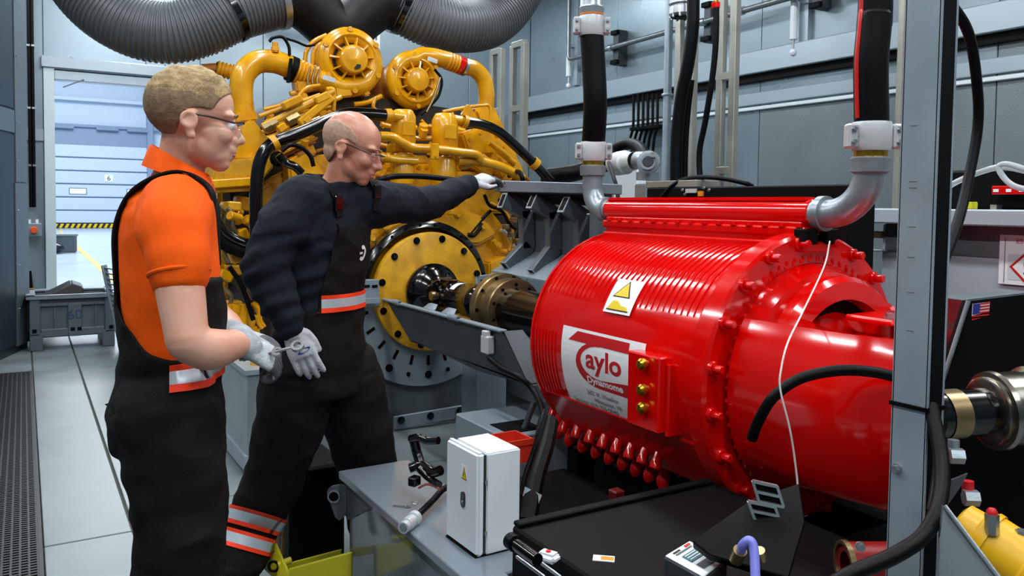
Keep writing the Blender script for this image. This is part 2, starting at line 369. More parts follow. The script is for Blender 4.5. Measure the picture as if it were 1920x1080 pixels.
# ------------------------------------------------------------------ pallet crate with number 60
A, B = PZ(56, 659, 0), PZ(217, 648, 0); cw = (B - A).length; ex = V((1, 0, 0)); ey = V((0, 1, 0)); L = .62; H = .50
A = V((PZ(56, 659, 0).x, (A.y + B.y) / 2, 0)); W = cw * .99
t = thing('pallet_crate', 'big grey plastic pallet crate with 60 written on its front', 'crate', A + V((W / 2, L / 2, 0)))
x0, y0 = A.x, A.y
bod = MB(); th = .03
for (a1, b1, c1, d1_) in ((x0, x0 + W, y0 + .02, y0 + .05), (x0, x0 + W, y0 + L - .05, y0 + L - .02), (x0 + .01, x0 + .04, y0, y0 + L), (x0 + W - .04, x0 + W - .01, y0, y0 + L)): bod.bx(a1, b1, c1, d1_, .12, H)
bod.bx(x0 + .02, x0 + W - .02, y0 + .02, y0 + L - .02, .12, .15); bod.build('body', m_crate, t, bevel=.004)
rim = MB()
for (a1, b1, c1, d1_) in ((x0 - .03, x0 + W + .03, y0 - .03, y0 + .05), (x0 - .03, x0 + W + .03, y0 + L - .05, y0 + L + .03), (x0 - .03, x0 + .05, y0 - .03, y0 + L + .03), (x0 + W - .05, x0 + W + .03, y0 - .03, y0 + L + .03)): rim.bx(a1, b1, c1, d1_, H - .02, H + .015)
rim.build('rim', m_grey, t, bevel=.006)
MB().bx(x0 + .02, x0 + W - .02, y0 - .01, y0 + .02, H - .09, H - .06).build('ledge', m_crate, t, bevel=.004)
for fx in (.0, .85): MB().bx(x0 + W * fx, x0 + W * (fx + .15), y0 - .015, y0 + L, 0, .16 if fx else .16).build('foot', m_crate, t, bevel=.006)
for fx in (0, .88): MB().bx(x0 + W * fx, x0 + W * (fx + .12), y0 - .015, y0 + .03, .14, H - .02).build('corner_post', m_crate, t, bevel=.006)
MB().bx(x0 + W * .44, x0 + W * .60, y0 - .018, y0 + .03, .12, H - .07).build('label_panel', m_crate, t, bevel=.006)
for fx in (.28, .76): MB().bx(x0 + W * fx, x0 + W * fx + .015, y0 - .0, y0 + .03, .14, H - .1).build('rib', m_crate, t)
MB().bx(x0 + W * .12, x0 + W * .88, y0 - .012, y0 + .03, .12, .2).build('lower_band', m_crate, t, bevel=.01)
text_on('number', '60', .13, mat('marker_blue', '#25405c', .6), t, (x0 + W * .52, y0 - .0195, .28), (1, 0, 0), (0, 0, 1), 'CENTER')
for fx in (.03, .47, .55, .93): MB().bx(x0 + W * fx, x0 + W * fx + .035, y0 - .02, y0 - .01, .17, .205).build('slot', m_blkmat, t)
cxx, cyy = x0 + W * .36, y0 + .3
tag(MB().prism([(cxx - .25, cyy - .12, H - .08), (cxx + .2, cyy - .14, H - .08), (cxx + .2, cyy - .12, H + .06), (cxx + .1, cyy - .1, H + .10)], (0, .22, .02)).bx(cxx - .28, cxx + .22, cyy - .12, cyy + .12, .15, H - .07).build('tool_case', m_bag, bevel=.012, seg=2), 'black case poking out of the grey pallet crate', 'case')
# leaning slatted panel behind the orange-shirted person
P0, P1 = PZ(236, 655, 0), None
t = thing('slatted_panel', 'leaning grey slatted plastic panel half hidden behind the orange-shirted person', 'panel', P0)
y0 = P0.y - .1; tx = PY(196, 505, y0 + .05); bx_ = PY(228, 660, y0 + .05)
lean = (V((tx.x, y0 + .12, tx.z)) - V((bx_.x, y0, bx_.z)))
o0 = V((bx_.x, y0, 0.02))
MB().bar(o0, o0 + lean, .05, .05, V((0, 1, 0))).build('side_rail', m_grey, t, bevel=.004)
dv2 = V((.16, -.55, 0))
MB().bar(o0 + dv2, o0 + dv2 + lean, .05, .05, V((0, 1, 0))).build('side_rail', m_grey, t, bevel=.004)
for k in range(16):
    q = o0 + lean * (k + .5) / 16; MB().bar(q, q + dv2, .028, .012).build('slat', m_grey, t)
# ================================================================== red dynamometer
AXX, AXZ = 2.17, .86; DY0, DY1 = 2.78, 1.80; RB = .425
def CP(Y, deg, r): a = math.radians(deg); return V((AXX + r * math.cos(a), Y, AXZ + r * math.sin(a)))
def CN(deg): a = math.radians(deg); return V((math.cos(a), 0, math.sin(a)))
def CH(u, v, r=RB):
    d = ray(u, v); px, pz = -AXX, CAM_H - AXZ
    A_, B_, C_ = d.x ** 2 + d.z ** 2, 2 * (px * d.x + pz * d.z), px * px + pz * pz - r * r
    D_ = B_ * B_ - 4 * A_ * C_
    if D_ < 0: t = -B_ / (2 * A_)
    else: t = (-B_ - math.sqrt(D_)) / (2 * A_)
    p = CPOS + d * t; return p.y, math.degrees(math.atan2(p.z - AXZ, p.x - AXX)) % 360
dyn = thing('dynamometer', 'large glossy red water-brake dynamometer with finned barrel and white maker label', 'machine', (AXX, 2.2, 0))
axd = (0, -1, 0)
MB().lathe([(-.02, .0), (-.02, .16), (0, .20), (.0, .30), (.012, .395), (.05, RB - .006), (.09, RB), (DY0 - DY1 - .01, RB), (DY0 - DY1 - .01, 0)], (AXX, DY0, AXZ), axd, 96).build('barrel', m_red, dyn)
# cooling fins
fin = MB().lathe([(-.0028, RB - .002), (-.0015, RB + .004), (.0015, RB + .004), (.0028, RB - .002)], (0, 0, 0), axd, 30, ang=(62, 152), close=True).mesh('fin'); fin.materials.append(m_redlite)
for k in range(31): obj('fin', fin, None, dyn, Matrix.Translation((AXX, DY0 - .075 - k * .0288, AXZ)))
fin2 = MB().lathe([(-.003, RB - .002), (-.002, RB + .004), (.002, RB + .004), (.003, RB - .002)], (0, 0, 0), axd, 10, ang=(172, 215), close=True).mesh('fin'); fin2.materials.append(m_redlite)
for k in range(8): obj('fin', fin2, None, dyn, Matrix.Translation((AXX, DY0 - .06 - k * .022, AXZ)))
MB().lathe([(-.006, RB - .002), (-.006, RB + .010), (.006, RB + .010), (.006, RB - .002)], (AXX, DY0 - .06, AXZ), axd, 60, ang=(0, 360), close=True).build('end_band', m_red, dyn)
# bolted flange ring with lugs
MB().lathe([(0, RB - .01), (0, .455), (.012, .465), (.075, .465), (.085, .455), (.085, .37), (.07, .36), (.0, .36)], (AXX, DY1 + .01, AXZ), axd, 96, close=True).build('flange_ring', m_red, dyn)
lug = MB().cyl((0, 0, 0), (0, -.03, 0), .022, 16).cyl((0, -.03, 0), (0, -.06, 0), .015, 6).cyl((0, 0.02, 0), (0, .05, 0), .017, 6).mesh('flange_bolt', bevel=.003); lug.materials.append(m_redlite)
for k in range(20):
    obj('flange_bolt', lug, None, dyn, Matrix.Translation(CP(1.745, 9 + k * 18, .438)))
bead = MB().sphere((0, 0, 0), (.006, .006, .009), 8).mesh('weld_bead'); bead.materials.append(m_redlite)
for k in range(64):
    obj('weld_bead', bead, None, dyn, Matrix.Translation(CP(1.712, k * 5.6, .385)))
# end dome and cradle housing
MB().lathe([(0, .37), (.02, .365), (.06, .345), (.08, .30), (.085, .24), (.085, .0)], (AXX, 1.73, AXZ), axd, 72).build('end_dome', m_red, dyn)
zc = 1.075
ca = math.degrees(math.asin((zc - AXZ) / .36))
cr = MB()
prof = [(0, .395), (.06, .394), (.18, .392), (.32, .386), (.44, .374), (.50, .34), (.53, .25), (.535, .0), (.10, .0), (.08, .2), (.06, .27), (.04, .27)]
n = 56; a0, a1 = 180 - ca, 360 + ca; vs = []
for (t_, r_) in prof:
    for j in range(n + 1):
        ca = math.degrees(math.asin(min(1, (zc - AXZ) / max(r_, .001)))); a0, a1 = 180 - ca, 360 + ca; a = math.radians(a0 + (a1 - a0) * j / n); p = V((AXX + r_ * math.cos(a), 1.70 - t_, AXZ + r_ * math.sin(a))); p.z = max(min(p.z, zc), .63); vs.append(p)
k = len(prof); m_ = n + 1
cr.add(vs, [(i * m_ + j, i * m_ + j + 1, ((i + 1) % k) * m_ + j + 1, ((i + 1) % k) * m_ + j) for i in range(k) for j in range(n)] + [tuple(i * m_ for i in range(k)), tuple(i * m_ + n for i in range(k - 1, -1, -1))])
cr.build('bearing_cradle', m_red, dyn, bevel=.006)
MB().lathe([(0, .245), (0, .30), (.02, .315), (.05, .315), (.07, .30), (.07, .245)], (AXX, 1.665, AXZ + .02), axd, 48, ang=(15, 165), close=True).build('arch_rim', m_red, dyn)
MB().lathe([(0, 0), (0, .243), (.01, .243), (.012, .2)], (AXX, 1.655, AXZ + .02), axd, 48).build('dark_opening', m_blkmat, dyn)
MB().lathe([(0, 0), (0, .17), (.12, .17), (.14, .15), (.14, 0)], (AXX, 1.64, AXZ + .0), axd, 40).build('rotor_hub', m_red, dyn)
MB().bx(AXX - .06, AXX + .16, 1.40, 1.56, zc - .004, zc + .014).build('cap_plate', m_red, dyn, bevel=.006)
for x, y in ((AXX - .03, 1.43), (AXX + .03, 1.43)): bolt((x, y, zc + .014), (0, 0, 1), .012, .016, m_steel, dyn)
MB().prism([(1.92, 1.66, .635), (2.0, 1.48, .635), (2.36, 1.48, .635), (2.42, 1.66, .635)], (0, 0, -.06)).build('cradle_foot', m_red, dyn, bevel=.01)
# top manifold
MB().lathe([(0, 0), (0, .04), (.006, .046), (1.05, .046), (1.056, .04), (1.056, 0)], (AXX, 2.775, 1.388), axd, 32).build('manifold_pipe', m_redlite, dyn)
MB().bx(AXX - .03, AXX + .03, 1.735, 2.77, 1.42, 1.441).build('manifold_ridge', m_redlite, dyn, bevel=.008, seg=2)
MB().bx(AXX - .055, AXX + .055, 1.72, 2.765, 1.315, 1.345).build('manifold_flange', m_red, dyn, bevel=.006)
MB().bx(AXX - .045, AXX + .045, 1.74, 2.75, 1.26, 1.36).build('manifold_neck', m_red, dyn, bevel=.004)
MB().bx(AXX - .07, AXX + .07, 1.70, 2.74, 1.265, 1.298).build('manifold_base', m_red, dyn, bevel=.006)
for k in range(15): bolt((AXX - .05, 2.72 - k * .07, 1.343), (0, 0, 1), .010, .012, m_redlite, dyn)
for x in (-.05, .05): MB().bx(AXX + x - .03, AXX + x + .03, 1.69, 1.74, 1.29, 1.34).build('lug', m_blkmat, dyn, bevel=.004)
# junction block with brass studs
Y0, a0_ = CH(1176, 650, RB); Y1, _ = CH(1238, 660, RB); zt = PX(1180, 655, AXX - RB - .03).z; zb = PX(1180, 792, AXX - RB - .03).z
Yc0, Yc1 = PX(1176, 700, AXX - RB - .045).y, PX(1236, 700, AXX - RB - .045).y
jb = MB().bx(AXX - RB - .045, AXX - RB + .12, Yc1, Yc0, zb, zt).build('junction_block', m_red, dyn, bevel=.005)
for v_ in (682, 730, 764):
    p = PX(1211, v_, AXX - RB - .045)
    MB().lathe([(0, 0), (0, .013), (.008, .013), (.010, .019), (.022, .019), (.030, .012), (.032, 0)], p, (-1, 0, 0), 16).build('brass_stud', m_brass, jb)
MB().bx(AXX - RB - .02, AXX - RB + .1, Yc1 - .018, Yc1 + .0, zb - .01, zt - .02).build('side_plate', m_red, jb, bevel=.004)
# lower plugs in two rows and the rail beneath them
plug = MB().lathe([(-.05, 0), (-.05, .017), (0, .018), (.014, .023), (.034, .0265), (.050, .023), (.063, .013), (.067, 0)], (0, 0, 0), (0, 0, 1), 18).mesh('drain_plug'); plug.materials.append(m_redlite)
plug2 = MB().lathe([(-.05, 0), (-.05, .016), (0, .017), (.02, .021), (.034, .018), (.042, 0)], (0, 0, 0), (0, 0, 1), 14).mesh('drain_plug'); plug2.materials.append(m_redlite)
MB().prism([CP(2.70, 207, RB - .02), CP(2.70, 207, RB + .006), CP(2.70, 233, RB + .035), CP(2.70, 238, RB - .02)], (0, -.86, 0)).build('plug_rail', m_red, dyn, bevel=.006)
for k in range(9):
    f = k / 8
    for row, (pa, pb, me) in enumerate((((1038, 818), (1237, 908), plug), ((1032, 787), (1232, 862), plug2))):
        y_, an = CH(pa[0] + (pb[0] - pa[0]) * f, pa[1] + (pb[1] - pa[1]) * f, RB + .03)
        d = (CN(an) * .9 + V((0, -.25, -.35))).normalized(); a, b, c_ = frame_of(d); M = Matrix((a, b, c_)).transposed().to_4x4(); M.translation = CP(y_, an, RB + .03)
        obj('drain_plug', me, None, dyn, M)
    y_, an = CH(1045 + 205 * f, 862 + 95 * f, RB + .0)
    MB().tube([CP(y_, an, RB - .03), CP(y_, an, RB + .03)], .008, 8).build('drain_pin', m_redlite, dyn)
# maker label wrapped on the barrel
RL = RB + .0015
yL, aT = CH(1057, 609, RL); yR, aT2 = CH(1172, 640, RL); _, aB = CH(1052, 742, RL)
yR = Yc0 - .03
def wrap(me, y0, a0, r): 
    for v in me.vertices: c = v.co.copy(); v.co = CP(y0 - c.x, a0 - math.degrees(c.y / RB), r + c.z)
    return me
def cpatch(name, poly, m, y0, a0, r, parent, k=14):
    """polygon (x along the barrel, y up the arc) laid on the barrel"""
    b = bmesh.new(); b.faces.new([b.verts.new((x, y, 0)) for x, y in poly])
    ymin, ymax = min(p[1] for p in poly), max(p[1] for p in poly)
    for i in range(1, k): bmesh.ops.bisect_plane(b, geom=b.verts[:] + b.edges[:] + b.faces[:], plane_co=(0, ymin + (ymax - ymin) * i / k, 0), plane_no=(0, 1, 0))
    me = bpy.data.meshes.new(name); b.to_mesh(me); b.free()
    return obj(name, wrap(me, y0, a0, r), m, parent)
LW = yL - yR; LH = math.radians(aB - aT) * RB
lb = cpatch('maker_label', [(0, 0), (LW, 0), (LW, LH), (0, LH)], m_sticker, yL, aB, RL, dyn)
lw = yL - CH(1168, 720, RL)[0]    # width up to the junction block
def FIT(body, size, width):
    me = text_mesh(body, size); xs_ = [v.co.x for v in me.vertices]; return width / (max(xs_) - min(xs_))
def T(name, body, size, m, x, y, sx=1.0, off=0.0):
    me = text_mesh(body, size, sx=sx, off=off); bm = bmesh.new(); bm.from_mesh(me); bmesh.ops.triangulate(bm, faces=bm.faces); bm.to_mesh(me); bm.free()
    return obj(name, wrap(me, yL - x, aB - math.degrees(y / RB), RL + .0016), m, lb)
r1 = RL + .0008
arc = []
cx_, cy_ = lw * .62, LH * .60; ro_x, ro_y = lw * .36, LH * .28
for k in range(13): a = math.radians(90 + k * 15); arc.append((cx_ + ro_x * math.cos(a) , cy_ + ro_y * math.sin(a)))
inn = []
for k in range(13): a = math.radians(270 - k * 15); inn.append((cx_ + .03 * lw + ro_x * .86 * math.cos(a), cy_ + .01 + ro_y * .72 * math.sin(a)))
cpatch('logo_bar', [(lw * .12, LH * .84), (lw + .03, LH * .84), (lw + .03, LH * .965), (lw * .26, LH * .965)], m_stkred, yL, aB, r1, lb)
for i in range(12):
    cpatch('logo_curve', [arc[i], arc[i + 1], inn[11 - i], inn[12 - i]], m_stkred, yL, aB, r1, lb, k=2)
cpatch('logo_base', [(cx_, cy_ - ro_y), (lw + .03, cy_ - ro_y), (lw + .03, cy_ - ro_y * .42), (cx_ - ro_x * .1, cy_ - ro_y * .62)], m_stkred, yL, aB, r1, lb)
T('lettering', 'aylo', LH * .33, m_stkred, lw * .43, LH * .56, sx=FIT('aylo', LH * .33, lw * .54), off=.0022)
T('lettering', 'Dynamome', LH * .115, m_sticker, lw * .43, LH * .37, sx=FIT('Dynamome', LH * .115, lw * .55), off=.0012)
T('lettering', '3602 W. Wheelhor', LH * .09, m_stkgrey, lw * .38, LH * .20, sx=FIT('3602 W. Wheelhor', LH * .09, lw * .5))
T('lettering', 'Milwaukee, WI', LH * .09, m_stkgrey, lw * .48, LH * .11, sx=FIT('Milwaukee, WI', LH * .09, lw * .42))
T('lettering', 'Service: 414-755-0040', LH * .09, m_stkgrey, lw * .10, LH * .025, sx=FIT('Service: 414-755-0040', LH * .09, lw * .72))
# warning sticker
yS, aS = CH(1130, 583, RB + .008); yS2, aS2 = CH(1205, 528, RB + .008); yS2b, _ = CH(1180, 592, RB + .008)
w_ = yS - yS2b; h_ = math.radians(aS - aS2) * RB
RS = RB + .0075
ws = cpatch('warning_sticker', [(0, 0), (w_, 0), (w_, h_), (0, h_)], m_sticker, yS, aS, RS, dyn)
cpatch('warning_triangle', [(w_ * .2, h_ * .48), (w_ * .72, h_ * .48), (w_ * .5, h_ * .9)], m_stkyel, yS, aS, RS + .0016, ws)
cpatch('warning_outline', [(w_ * .14, h_ * .45), (w_ * .78, h_ * .45), (w_ * .5, h_ * .96)], m_stkblk, yS, aS, RS + .0008, ws)
cpatch('hand_symbol', [(w_ * .12, h_ * .1), (w_ * .88, h_ * .1), (w_ * .8, h_ * .2), (w_ * .6, h_ * .22), (w_ * .42, h_ * .34), (w_ * .25, h_ * .34)], m_stkyel, yS, aS, RS + .0016, ws)
cpatch('hand_line', [(w_ * .1, h_ * .07), (w_ * .9, h_ * .07), (w_ * .9, h_ * .1), (w_ * .1, h_ * .1)], m_stkblk, yS, aS, RS + .0016, ws)
# black hose lying over the cradle, wire
tag(hose('cooling_hose', [S(1410, 822, 2.03), S(1422, 790, 2.0), S(1450, 745, 1.97), S(1500, 710, 1.97), S(1570, 695, 1.97), S(1640, 698, 1.97), S(1700, 715, 1.97), S(1760, 745, 1.95)], .0135, m_blk), 'thick black hose looping across the front of the red cradle housing', 'hose')
tag(hose('dangling_string', [S(1556, 452, 2.44), S(1545, 500, 2.4), S(1505, 585, 2.2), S(1478, 640, 2.0), S(1465, 690, 1.95), S(1463, 730, 1.94), S(1480, 800, 1.94), S(1490, 860, 1.95), S(1496, 925, 1.95), S(1488, 985, 1.9), S(1478, 1030, 1.88), S(1462, 1090, 1.85)], .0024, mat('white_string', '#e6e0d8', .7), n=6), 'thin white cord dangling down in front of the red dynamometer', 'string')
# pedestal under the dynamometer
t = thing('dynamometer_pedestal', 'black steel pedestal frame under the red dynamometer', 'frame', (AXX, 2.2, 0))
for x, y in ((2.0, 2.62), (2.40, 2.62), (2.0, 1.45), (2.40, 1.45)): MB().bx(x - .06, x + .06, y - .06, y + .06, 0, .40).build('leg', m_blkmat, t, bevel=.006)
for x in (2.0, 2.40): MB().bx(x - .06, x + .06, 1.2, 2.75, .28, .41).build('long_beam', m_blkmat, t, bevel=.006)
for y in (1.5, 2.6): MB().bx(1.94, 2.46, y - .05, y + .05, .28, .41).build('cross_beam', m_blkmat, t, bevel=.006)
for k, (u_, v_) in enumerate(((1155, 975), (1290, 1010))):
    p = S(u_, v_, 2.62); MB().bx(p.x - .02, p.x + .02, p.y - .02, p.y + .02, .05, p.z + .1).build('support_stay', mat('red_stay_paint', '#5a0c0c', .4), t, bevel=.004)
# ------------------------------------------------------------------ camlock elbows and supply hoses
def coupling(name_t, c, r, parent, h):
    cb = MB().lathe([(-h / 2, r * .8), (-h / 2, r * 1.06), (-h * .38, r * 1.12), (h * .38, r * 1.12), (h / 2, r * 1.06), (h / 2, r * .8)], c, (0, 0, 1), 28, close=True).build('coupling_ring', m_alu, parent)
    ax = CRT.copy(); ax.z = 0; ax.normalize(); fw = V((CFW.x, CFW.y, 0)).normalized()
    for s_ in (-1, 1):
        q = V(c) + ax * s_ * r * 1.28 - fw * r * .25
        MB().box(q, (r * .55, r * .9, h * .86), M=Matrix((ax, fw, V((0, 0, 1)))).transposed()).build('clamp_ear', m_alu, parent, bevel=.006)
        for z in (-.22, .22): bolt(q - fw * r * .45 + V((0, 0, z * h)), -fw, r * .12, .012, m_steel, parent)
def elbow(name, label, yend, s, zt, hosepts, hr, lab2, red=False, R_=.14, st=.05):
    o = V((AXX, yend, 1.388)); c0 = o + V((0, s * st, 0)); pts = [o, c0]
    for k in range(1, 11):
        a = math.radians(k * 9); pts.append(c0 + V((0, s * R_ * math.sin(a), R_ * (1 - math.cos(a)))))
    top = V((AXX, pts[-1].y, zt)); pts.append(top)
    t = thing(name, label, 'pipe', o)
    MB().tube(pts, .045, 24).build('elbow', m_galvpipe, t)
    MB().lathe([(-.012, .046), (-.012, .056), (.012, .056), (.012, .046)], o + V((0, s * .03, 0)), (0, s, 0), 24, close=True).build('end_collar', m_galvpipe, t)
    MB().lathe([(-.05, .045), (-.045, .056), (-.005, .058), (0, .05), (0, .04)], top, (0, 0, 1), 28).build('socket', m_galvpipe, t)
    MB().lathe([(0, .038), (0, .047), (.02, .047), (.02, .038)], top, (0, 0, 1), 28, close=True).build('brass_seal', m_brass, t)
    coupling('c', top + V((0, 0, .06)), .052, t, .085)
    h = thing('supply_hose', lab2, 'hose', top + V((0, 0, .1)))
    pts2 = spline([top + V((0, 0, .09))] + hosepts, 8)
    MB().tube(pts2, hr, 24).build('hose_body', m_blk, h)
    if red:
        off = -V((CRT.x, CRT.y, 0)).normalized() * (hr * .93) - V((CFW.x, CFW.y, 0)).normalized() * hr * .25
        MB().tube([p + off for p in pts2[1:]], .008, 8).build('red_stripe', mat('red_hose_tape', '#c01408', .4), h)
    return t, h, top
dpt = 3.62
t, h, top = elbow('pipe_elbow', 'cast metal pipe elbow at the far end of the red manifold', 2.775, 1, 1.585, [S(1116, 200, 3.55), S(1113, 120, 3.55), S(1109, 55, 3.55)], .052, 'black hose dropping to the far elbow of the red manifold', R_=.10, st=.035)
ht = V(S(1109, 50, 3.55)); coupling('c', ht, .052, h, .085); MB().lathe([(0, .05), (.05, .056), (.06, .05), (.25, .05), (1.0, .05)], ht + V((0, 0, .03)), (0, 0, 1), 24).build('pipe_stub', m_galvpipe, h)
MB().lathe([(0, .045), (0, .053), (.014, .053), (.014, .045)], ht + V((0, 0, .045)), (0, 0, 1), 24, close=True).build('orange_seal', mat('orange_seal', '#c8742a', .4), h)
t, h, top = elbow('pipe_elbow', 'cast metal pipe elbow at the near end of the red manifold beside the square post', 1.72, -1, 1.56, [S(1633, 120, 2.41), S(1640, 30, 2.41), S(1646, -120, 2.41), V((S(1646, -120, 2.41).x + .01, S(1646, -120, 2.41).y, CEIL))], .049, 'wide black hose with a red edge above the near manifold elbow', True)
# ------------------------------------------------------------------ drive shaft
sh = thing('drive_shaft', 'oily black cardan drive shaft between the yellow flywheel and the red dynamometer', 'shaft', (AXX, 3.9, AXZ))
o = V((AXX, 4.56, AXZ))
MB().lathe([(0, 0), (0, .172), (.008, .178), (.03, .178), (.036, .15), (.06, .12), (.10, .085), (.12, .08), (.12, 0)], o, axd, 48).build('engine_flange', m_blkgloss, sh)
for k in range(10):
    a = math.radians(k * 36 + 12); p = o + V((.145 * math.cos(a), -.036, .145 * math.sin(a))); MB().lathe([(0, .010), (0, .016), (.006, .016), (.006, .010)], p, axd, 12, close=True).build('hole_ring', m_steel if k % 3 == 0 else m_blkgloss, sh)
for s_ in (-1, 1):
    MB().prism([o + V((s_ * .09, -.10, -.05)), o + V((s_ * .045, -.10, -.05)), o + V((s_ * .045, -.10, .05)), o + V((s_ * .09, -.10, .05))], (0, -.13, 0)).build('yoke_fork', m_blkgloss, sh, bevel=.015, seg=2)
    MB().prism([o + V((-.05, -.19, s_ * .05)), o + V((.05, -.19, s_ * .05)), o + V((.05, -.19, s_ * .095)), o + V((-.05, -.19, s_ * .095))], (0, -.13, 0)).build('yoke_fork', m_blkgloss, sh, bevel=.015, seg=2)
MB().sphere(o + V((0, -.21, 0)), .07, 18).build('cross_joint', m_blkgloss, sh)
for d in ((1, 0, 0), (0, 0, 1)): MB().cyl(o + V((0, -.21, 0)) - V(d) * .105, o + V((0, -.21, 0)) + V(d) * .105, .028, 16).build('trunnion', m_bronze, sh)
MB().lathe([(.28, 0), (.28, .07), (.30, .085), (.36, .095), (.37, .088), (.50, .088), (.505, .098), (.60, .098), (.61, .102), (.66, .102), (.68, .09), (.68, 0)], o, axd, 40).build('shaft_tube', m_blkgloss, sh)
MB().lathe([(.385, .0895), (.44, .0895)], o, axd, 10, ang=(70, 140)).build('white_tag', m_sticker, sh)
o2 = V((AXX, 3.88, AXZ))
for s_ in (-1, 1): MB().prism([o2 + V((s_ * .105, 0, -.06)), o2 + V((s_ * .055, 0, -.06)), o2 + V((s_ * .055, 0, .06)), o2 + V((s_ * .105, 0, .06))], (0, -.17, 0)).build('yoke_fork', m_blkgloss, sh, bevel=.02, seg=2)
MB().sphere(o2 + V((0, -.06, 0)), .085, 18).build('cross_joint', m_blkgloss, sh)
MB().cyl(o2 + V((0, -.06, -.115)), o2 + V((0, -.06, .115)), .032, 16).build('trunnion', m_bronze, sh)
MB().lathe([(0, .07), (0, .178), (.006, .184), (.05, .184), (.055, .178), (.055, .155), (.09, .15), (.10, .165), (.16, .165), (.165, .16), (.165, .0)], V((AXX, 3.72, AXZ)), axd, 64).build('steel_coupling', m_bronze, sh)
for k in range(10):
    a = math.radians(k * 36); p = V((AXX, 3.664, AXZ)) + V((.168 * math.cos(a), 0, .168 * math.sin(a))); MB().cyl(p, p + V((0, -.004, 0)), .010, 10).build('bolt_hole', m_blkmat, sh)
    p = V((AXX, 3.554, AXZ)) + V((.135 * math.cos(a + .3), 0, .135 * math.sin(a + .3))); MB().cyl(p, p + V((0, -.004, 0)), .009, 10).build('bolt_hole', m_blkmat, sh)
MB().lathe([(.0, .12), (.3, .11), (.77, .11)], V((AXX, 3.555, AXZ)), axd, 32).build('stub_shaft', m_blkgloss, sh)
# ------------------------------------------------------------------ open shaft guard
gx = 1.86
gd = thing('shaft_guard', 'open dark sheet-metal guard tray beside the drive shaft', 'guard', PX(860, 700, gx))
pp = [PX(u, v, gx) for u, v in ((724, 563), (940, 621), (992, 722), (900, 697), (800, 650), (770, 640))]
MB().prism(pp, (.006, 0, 0)).build('side_plate', m_dkgrey, gd)
bt = [PX(u, v, gx) for u, v in ((992, 722), (770, 640))]
MB().prism([bt[0], bt[1], bt[1] + V((.42, 0, 0)), bt[0] + V((.42, 0, 0))], (0, 0, .006)).build('floor_plate', m_dkgrey, gd)
a, b = PX(724, 562, gx), PX(944, 621, gx)
MB().bar(a + V((.0, .05, 0)), b, .04, .012, V((0, 0, 1))).build('top_lip', m_grey, gd, bevel=.003)
for f, l_ in ((.14, .07), (.66, .10)):
    q = a + (b - a) * f + V((-.012, 0, .004)); dn = (b - a).normalized(); MB().cyl(q - dn * l_ / 2, q + dn * l_ / 2, .016, 14).build('hinge_barrel', m_grey, gd); MB().cyl(q + dn * l_ / 2, q + dn * (l_ / 2 + .002), .008, 10).build('hinge_hole', m_blkmat, gd)
for f in (.36, .52):
    q = a + (b - a) * f; dn = (b - a).normalized(); MB().prism([q + V((.005, 0, .006)), q + dn * .13 + V((.005, 0, .006)), q + dn * .11 + V((.03, 0, .035)), q + dn * .03 + V((.03, 0, .035))], (.02, 0, 0)).build('tab', m_grey, gd, bevel=.003)
ep = [PX(u, v, gx) for u, v in ((944, 621), (992, 724))]
MB().prism([ep[0], ep[1], ep[1] + V((.16, 0, 0)), ep[0] + V((.10, 0, 0))], (0, -.006, 0)).build('end_plate', m_dkgrey, gd)
sw = PX(914, 646, gx - .02)
t = thing('limit_switch', 'small white limit switch box on the dark shaft guard', 'switch', sw)
MB().box(sw, (.04, .07, .085)).build('switch_body', m_alu, t, bevel=.006); MB().box(sw + V((-.005, .005, .05)), (.03, .04, .03)).build('switch_head', m_alu, t, bevel=.004)
tag(hose('switch_cable', [PX(918, 672, gx - .03), PX(940, 690, gx - .05), PX(975, 708, gx - .05), PX(1005, 740, gx - .03), S(1022, 800, 2.95), S(1000, 870, 2.75), S(960, 960, 2.5)], .013, m_blk), 'black cable running from the guard switch down to the floor', 'cable')
# ================================================================== bench with the white switch box
BZ = .45; bc = PZ(635, 883, BZ); BX0, BY1 = bc.x, bc.y; BX1 = 1.06; BY0 = .55
m_bench = mat('bench_grey_enamel', '#7b8790', .16, .1, coat=.3)
bn = thing('machine_bench', 'low glossy grey steel bench under the white switch box', 'bench', (BX0 + .2, 1.5, 0))
BX2 = 1.22; MB().prism([(BX0, BY0, BZ - .028), (BX1, BY0, BZ - .028), (BX1, 1.765, BZ - .028), (BX2, 1.765, BZ - .028), (BX2, BY1, BZ - .028), (BX0, BY1, BZ - .028)], (0, 0, .028)).build('bench_top', m_bench, bn, bevel=.003)
MB().prism([(BX0 + .03, BY0 + .02, 0), (BX1 - .01, BY0 + .02, 0), (BX1 - .01, 1.785, 0), (BX2 - .03, 1.785, 0), (BX2 - .03, BY1 - .03, 0), (BX0 + .03, BY1 - .03, 0)], (0, 0, BZ - .028)).build('bench_side', mat('bench_side_gloss', '#6d787d', .08, .2, coat=.5), bn, bevel=.003)
lg = S(632, 940, 2.86); e1 = V((BX0 + .02, BY1 + .01, 0))
def lug_pl(name, pts, d): return MB().prism([S(u, v, d) for u, v in pts], CFW * .014).build(name, m_greyd, bn, bevel=.002)
ring = []
lp = [(612, 925), (614, 918), (622, 912), (636, 909), (650, 909), (650, 965), (636, 977), (628, 970)]
lug_pl('lifting_lug', lp, 2.87)
MB().lathe([(-.001, 0), (-.001, .0175), (.001, .0175), (.001, 0)], S(626, 931, 2.866), -CFW, 20).build('lug_hole', m_blkmat, bn)
MB().lathe([(-.001, .0175), (-.001, .0225), (.004, .0225), (.004, .0175)], S(626, 931, 2.866), -CFW, 20, close=True).build('lug_hole_rim', m_grey, bn)
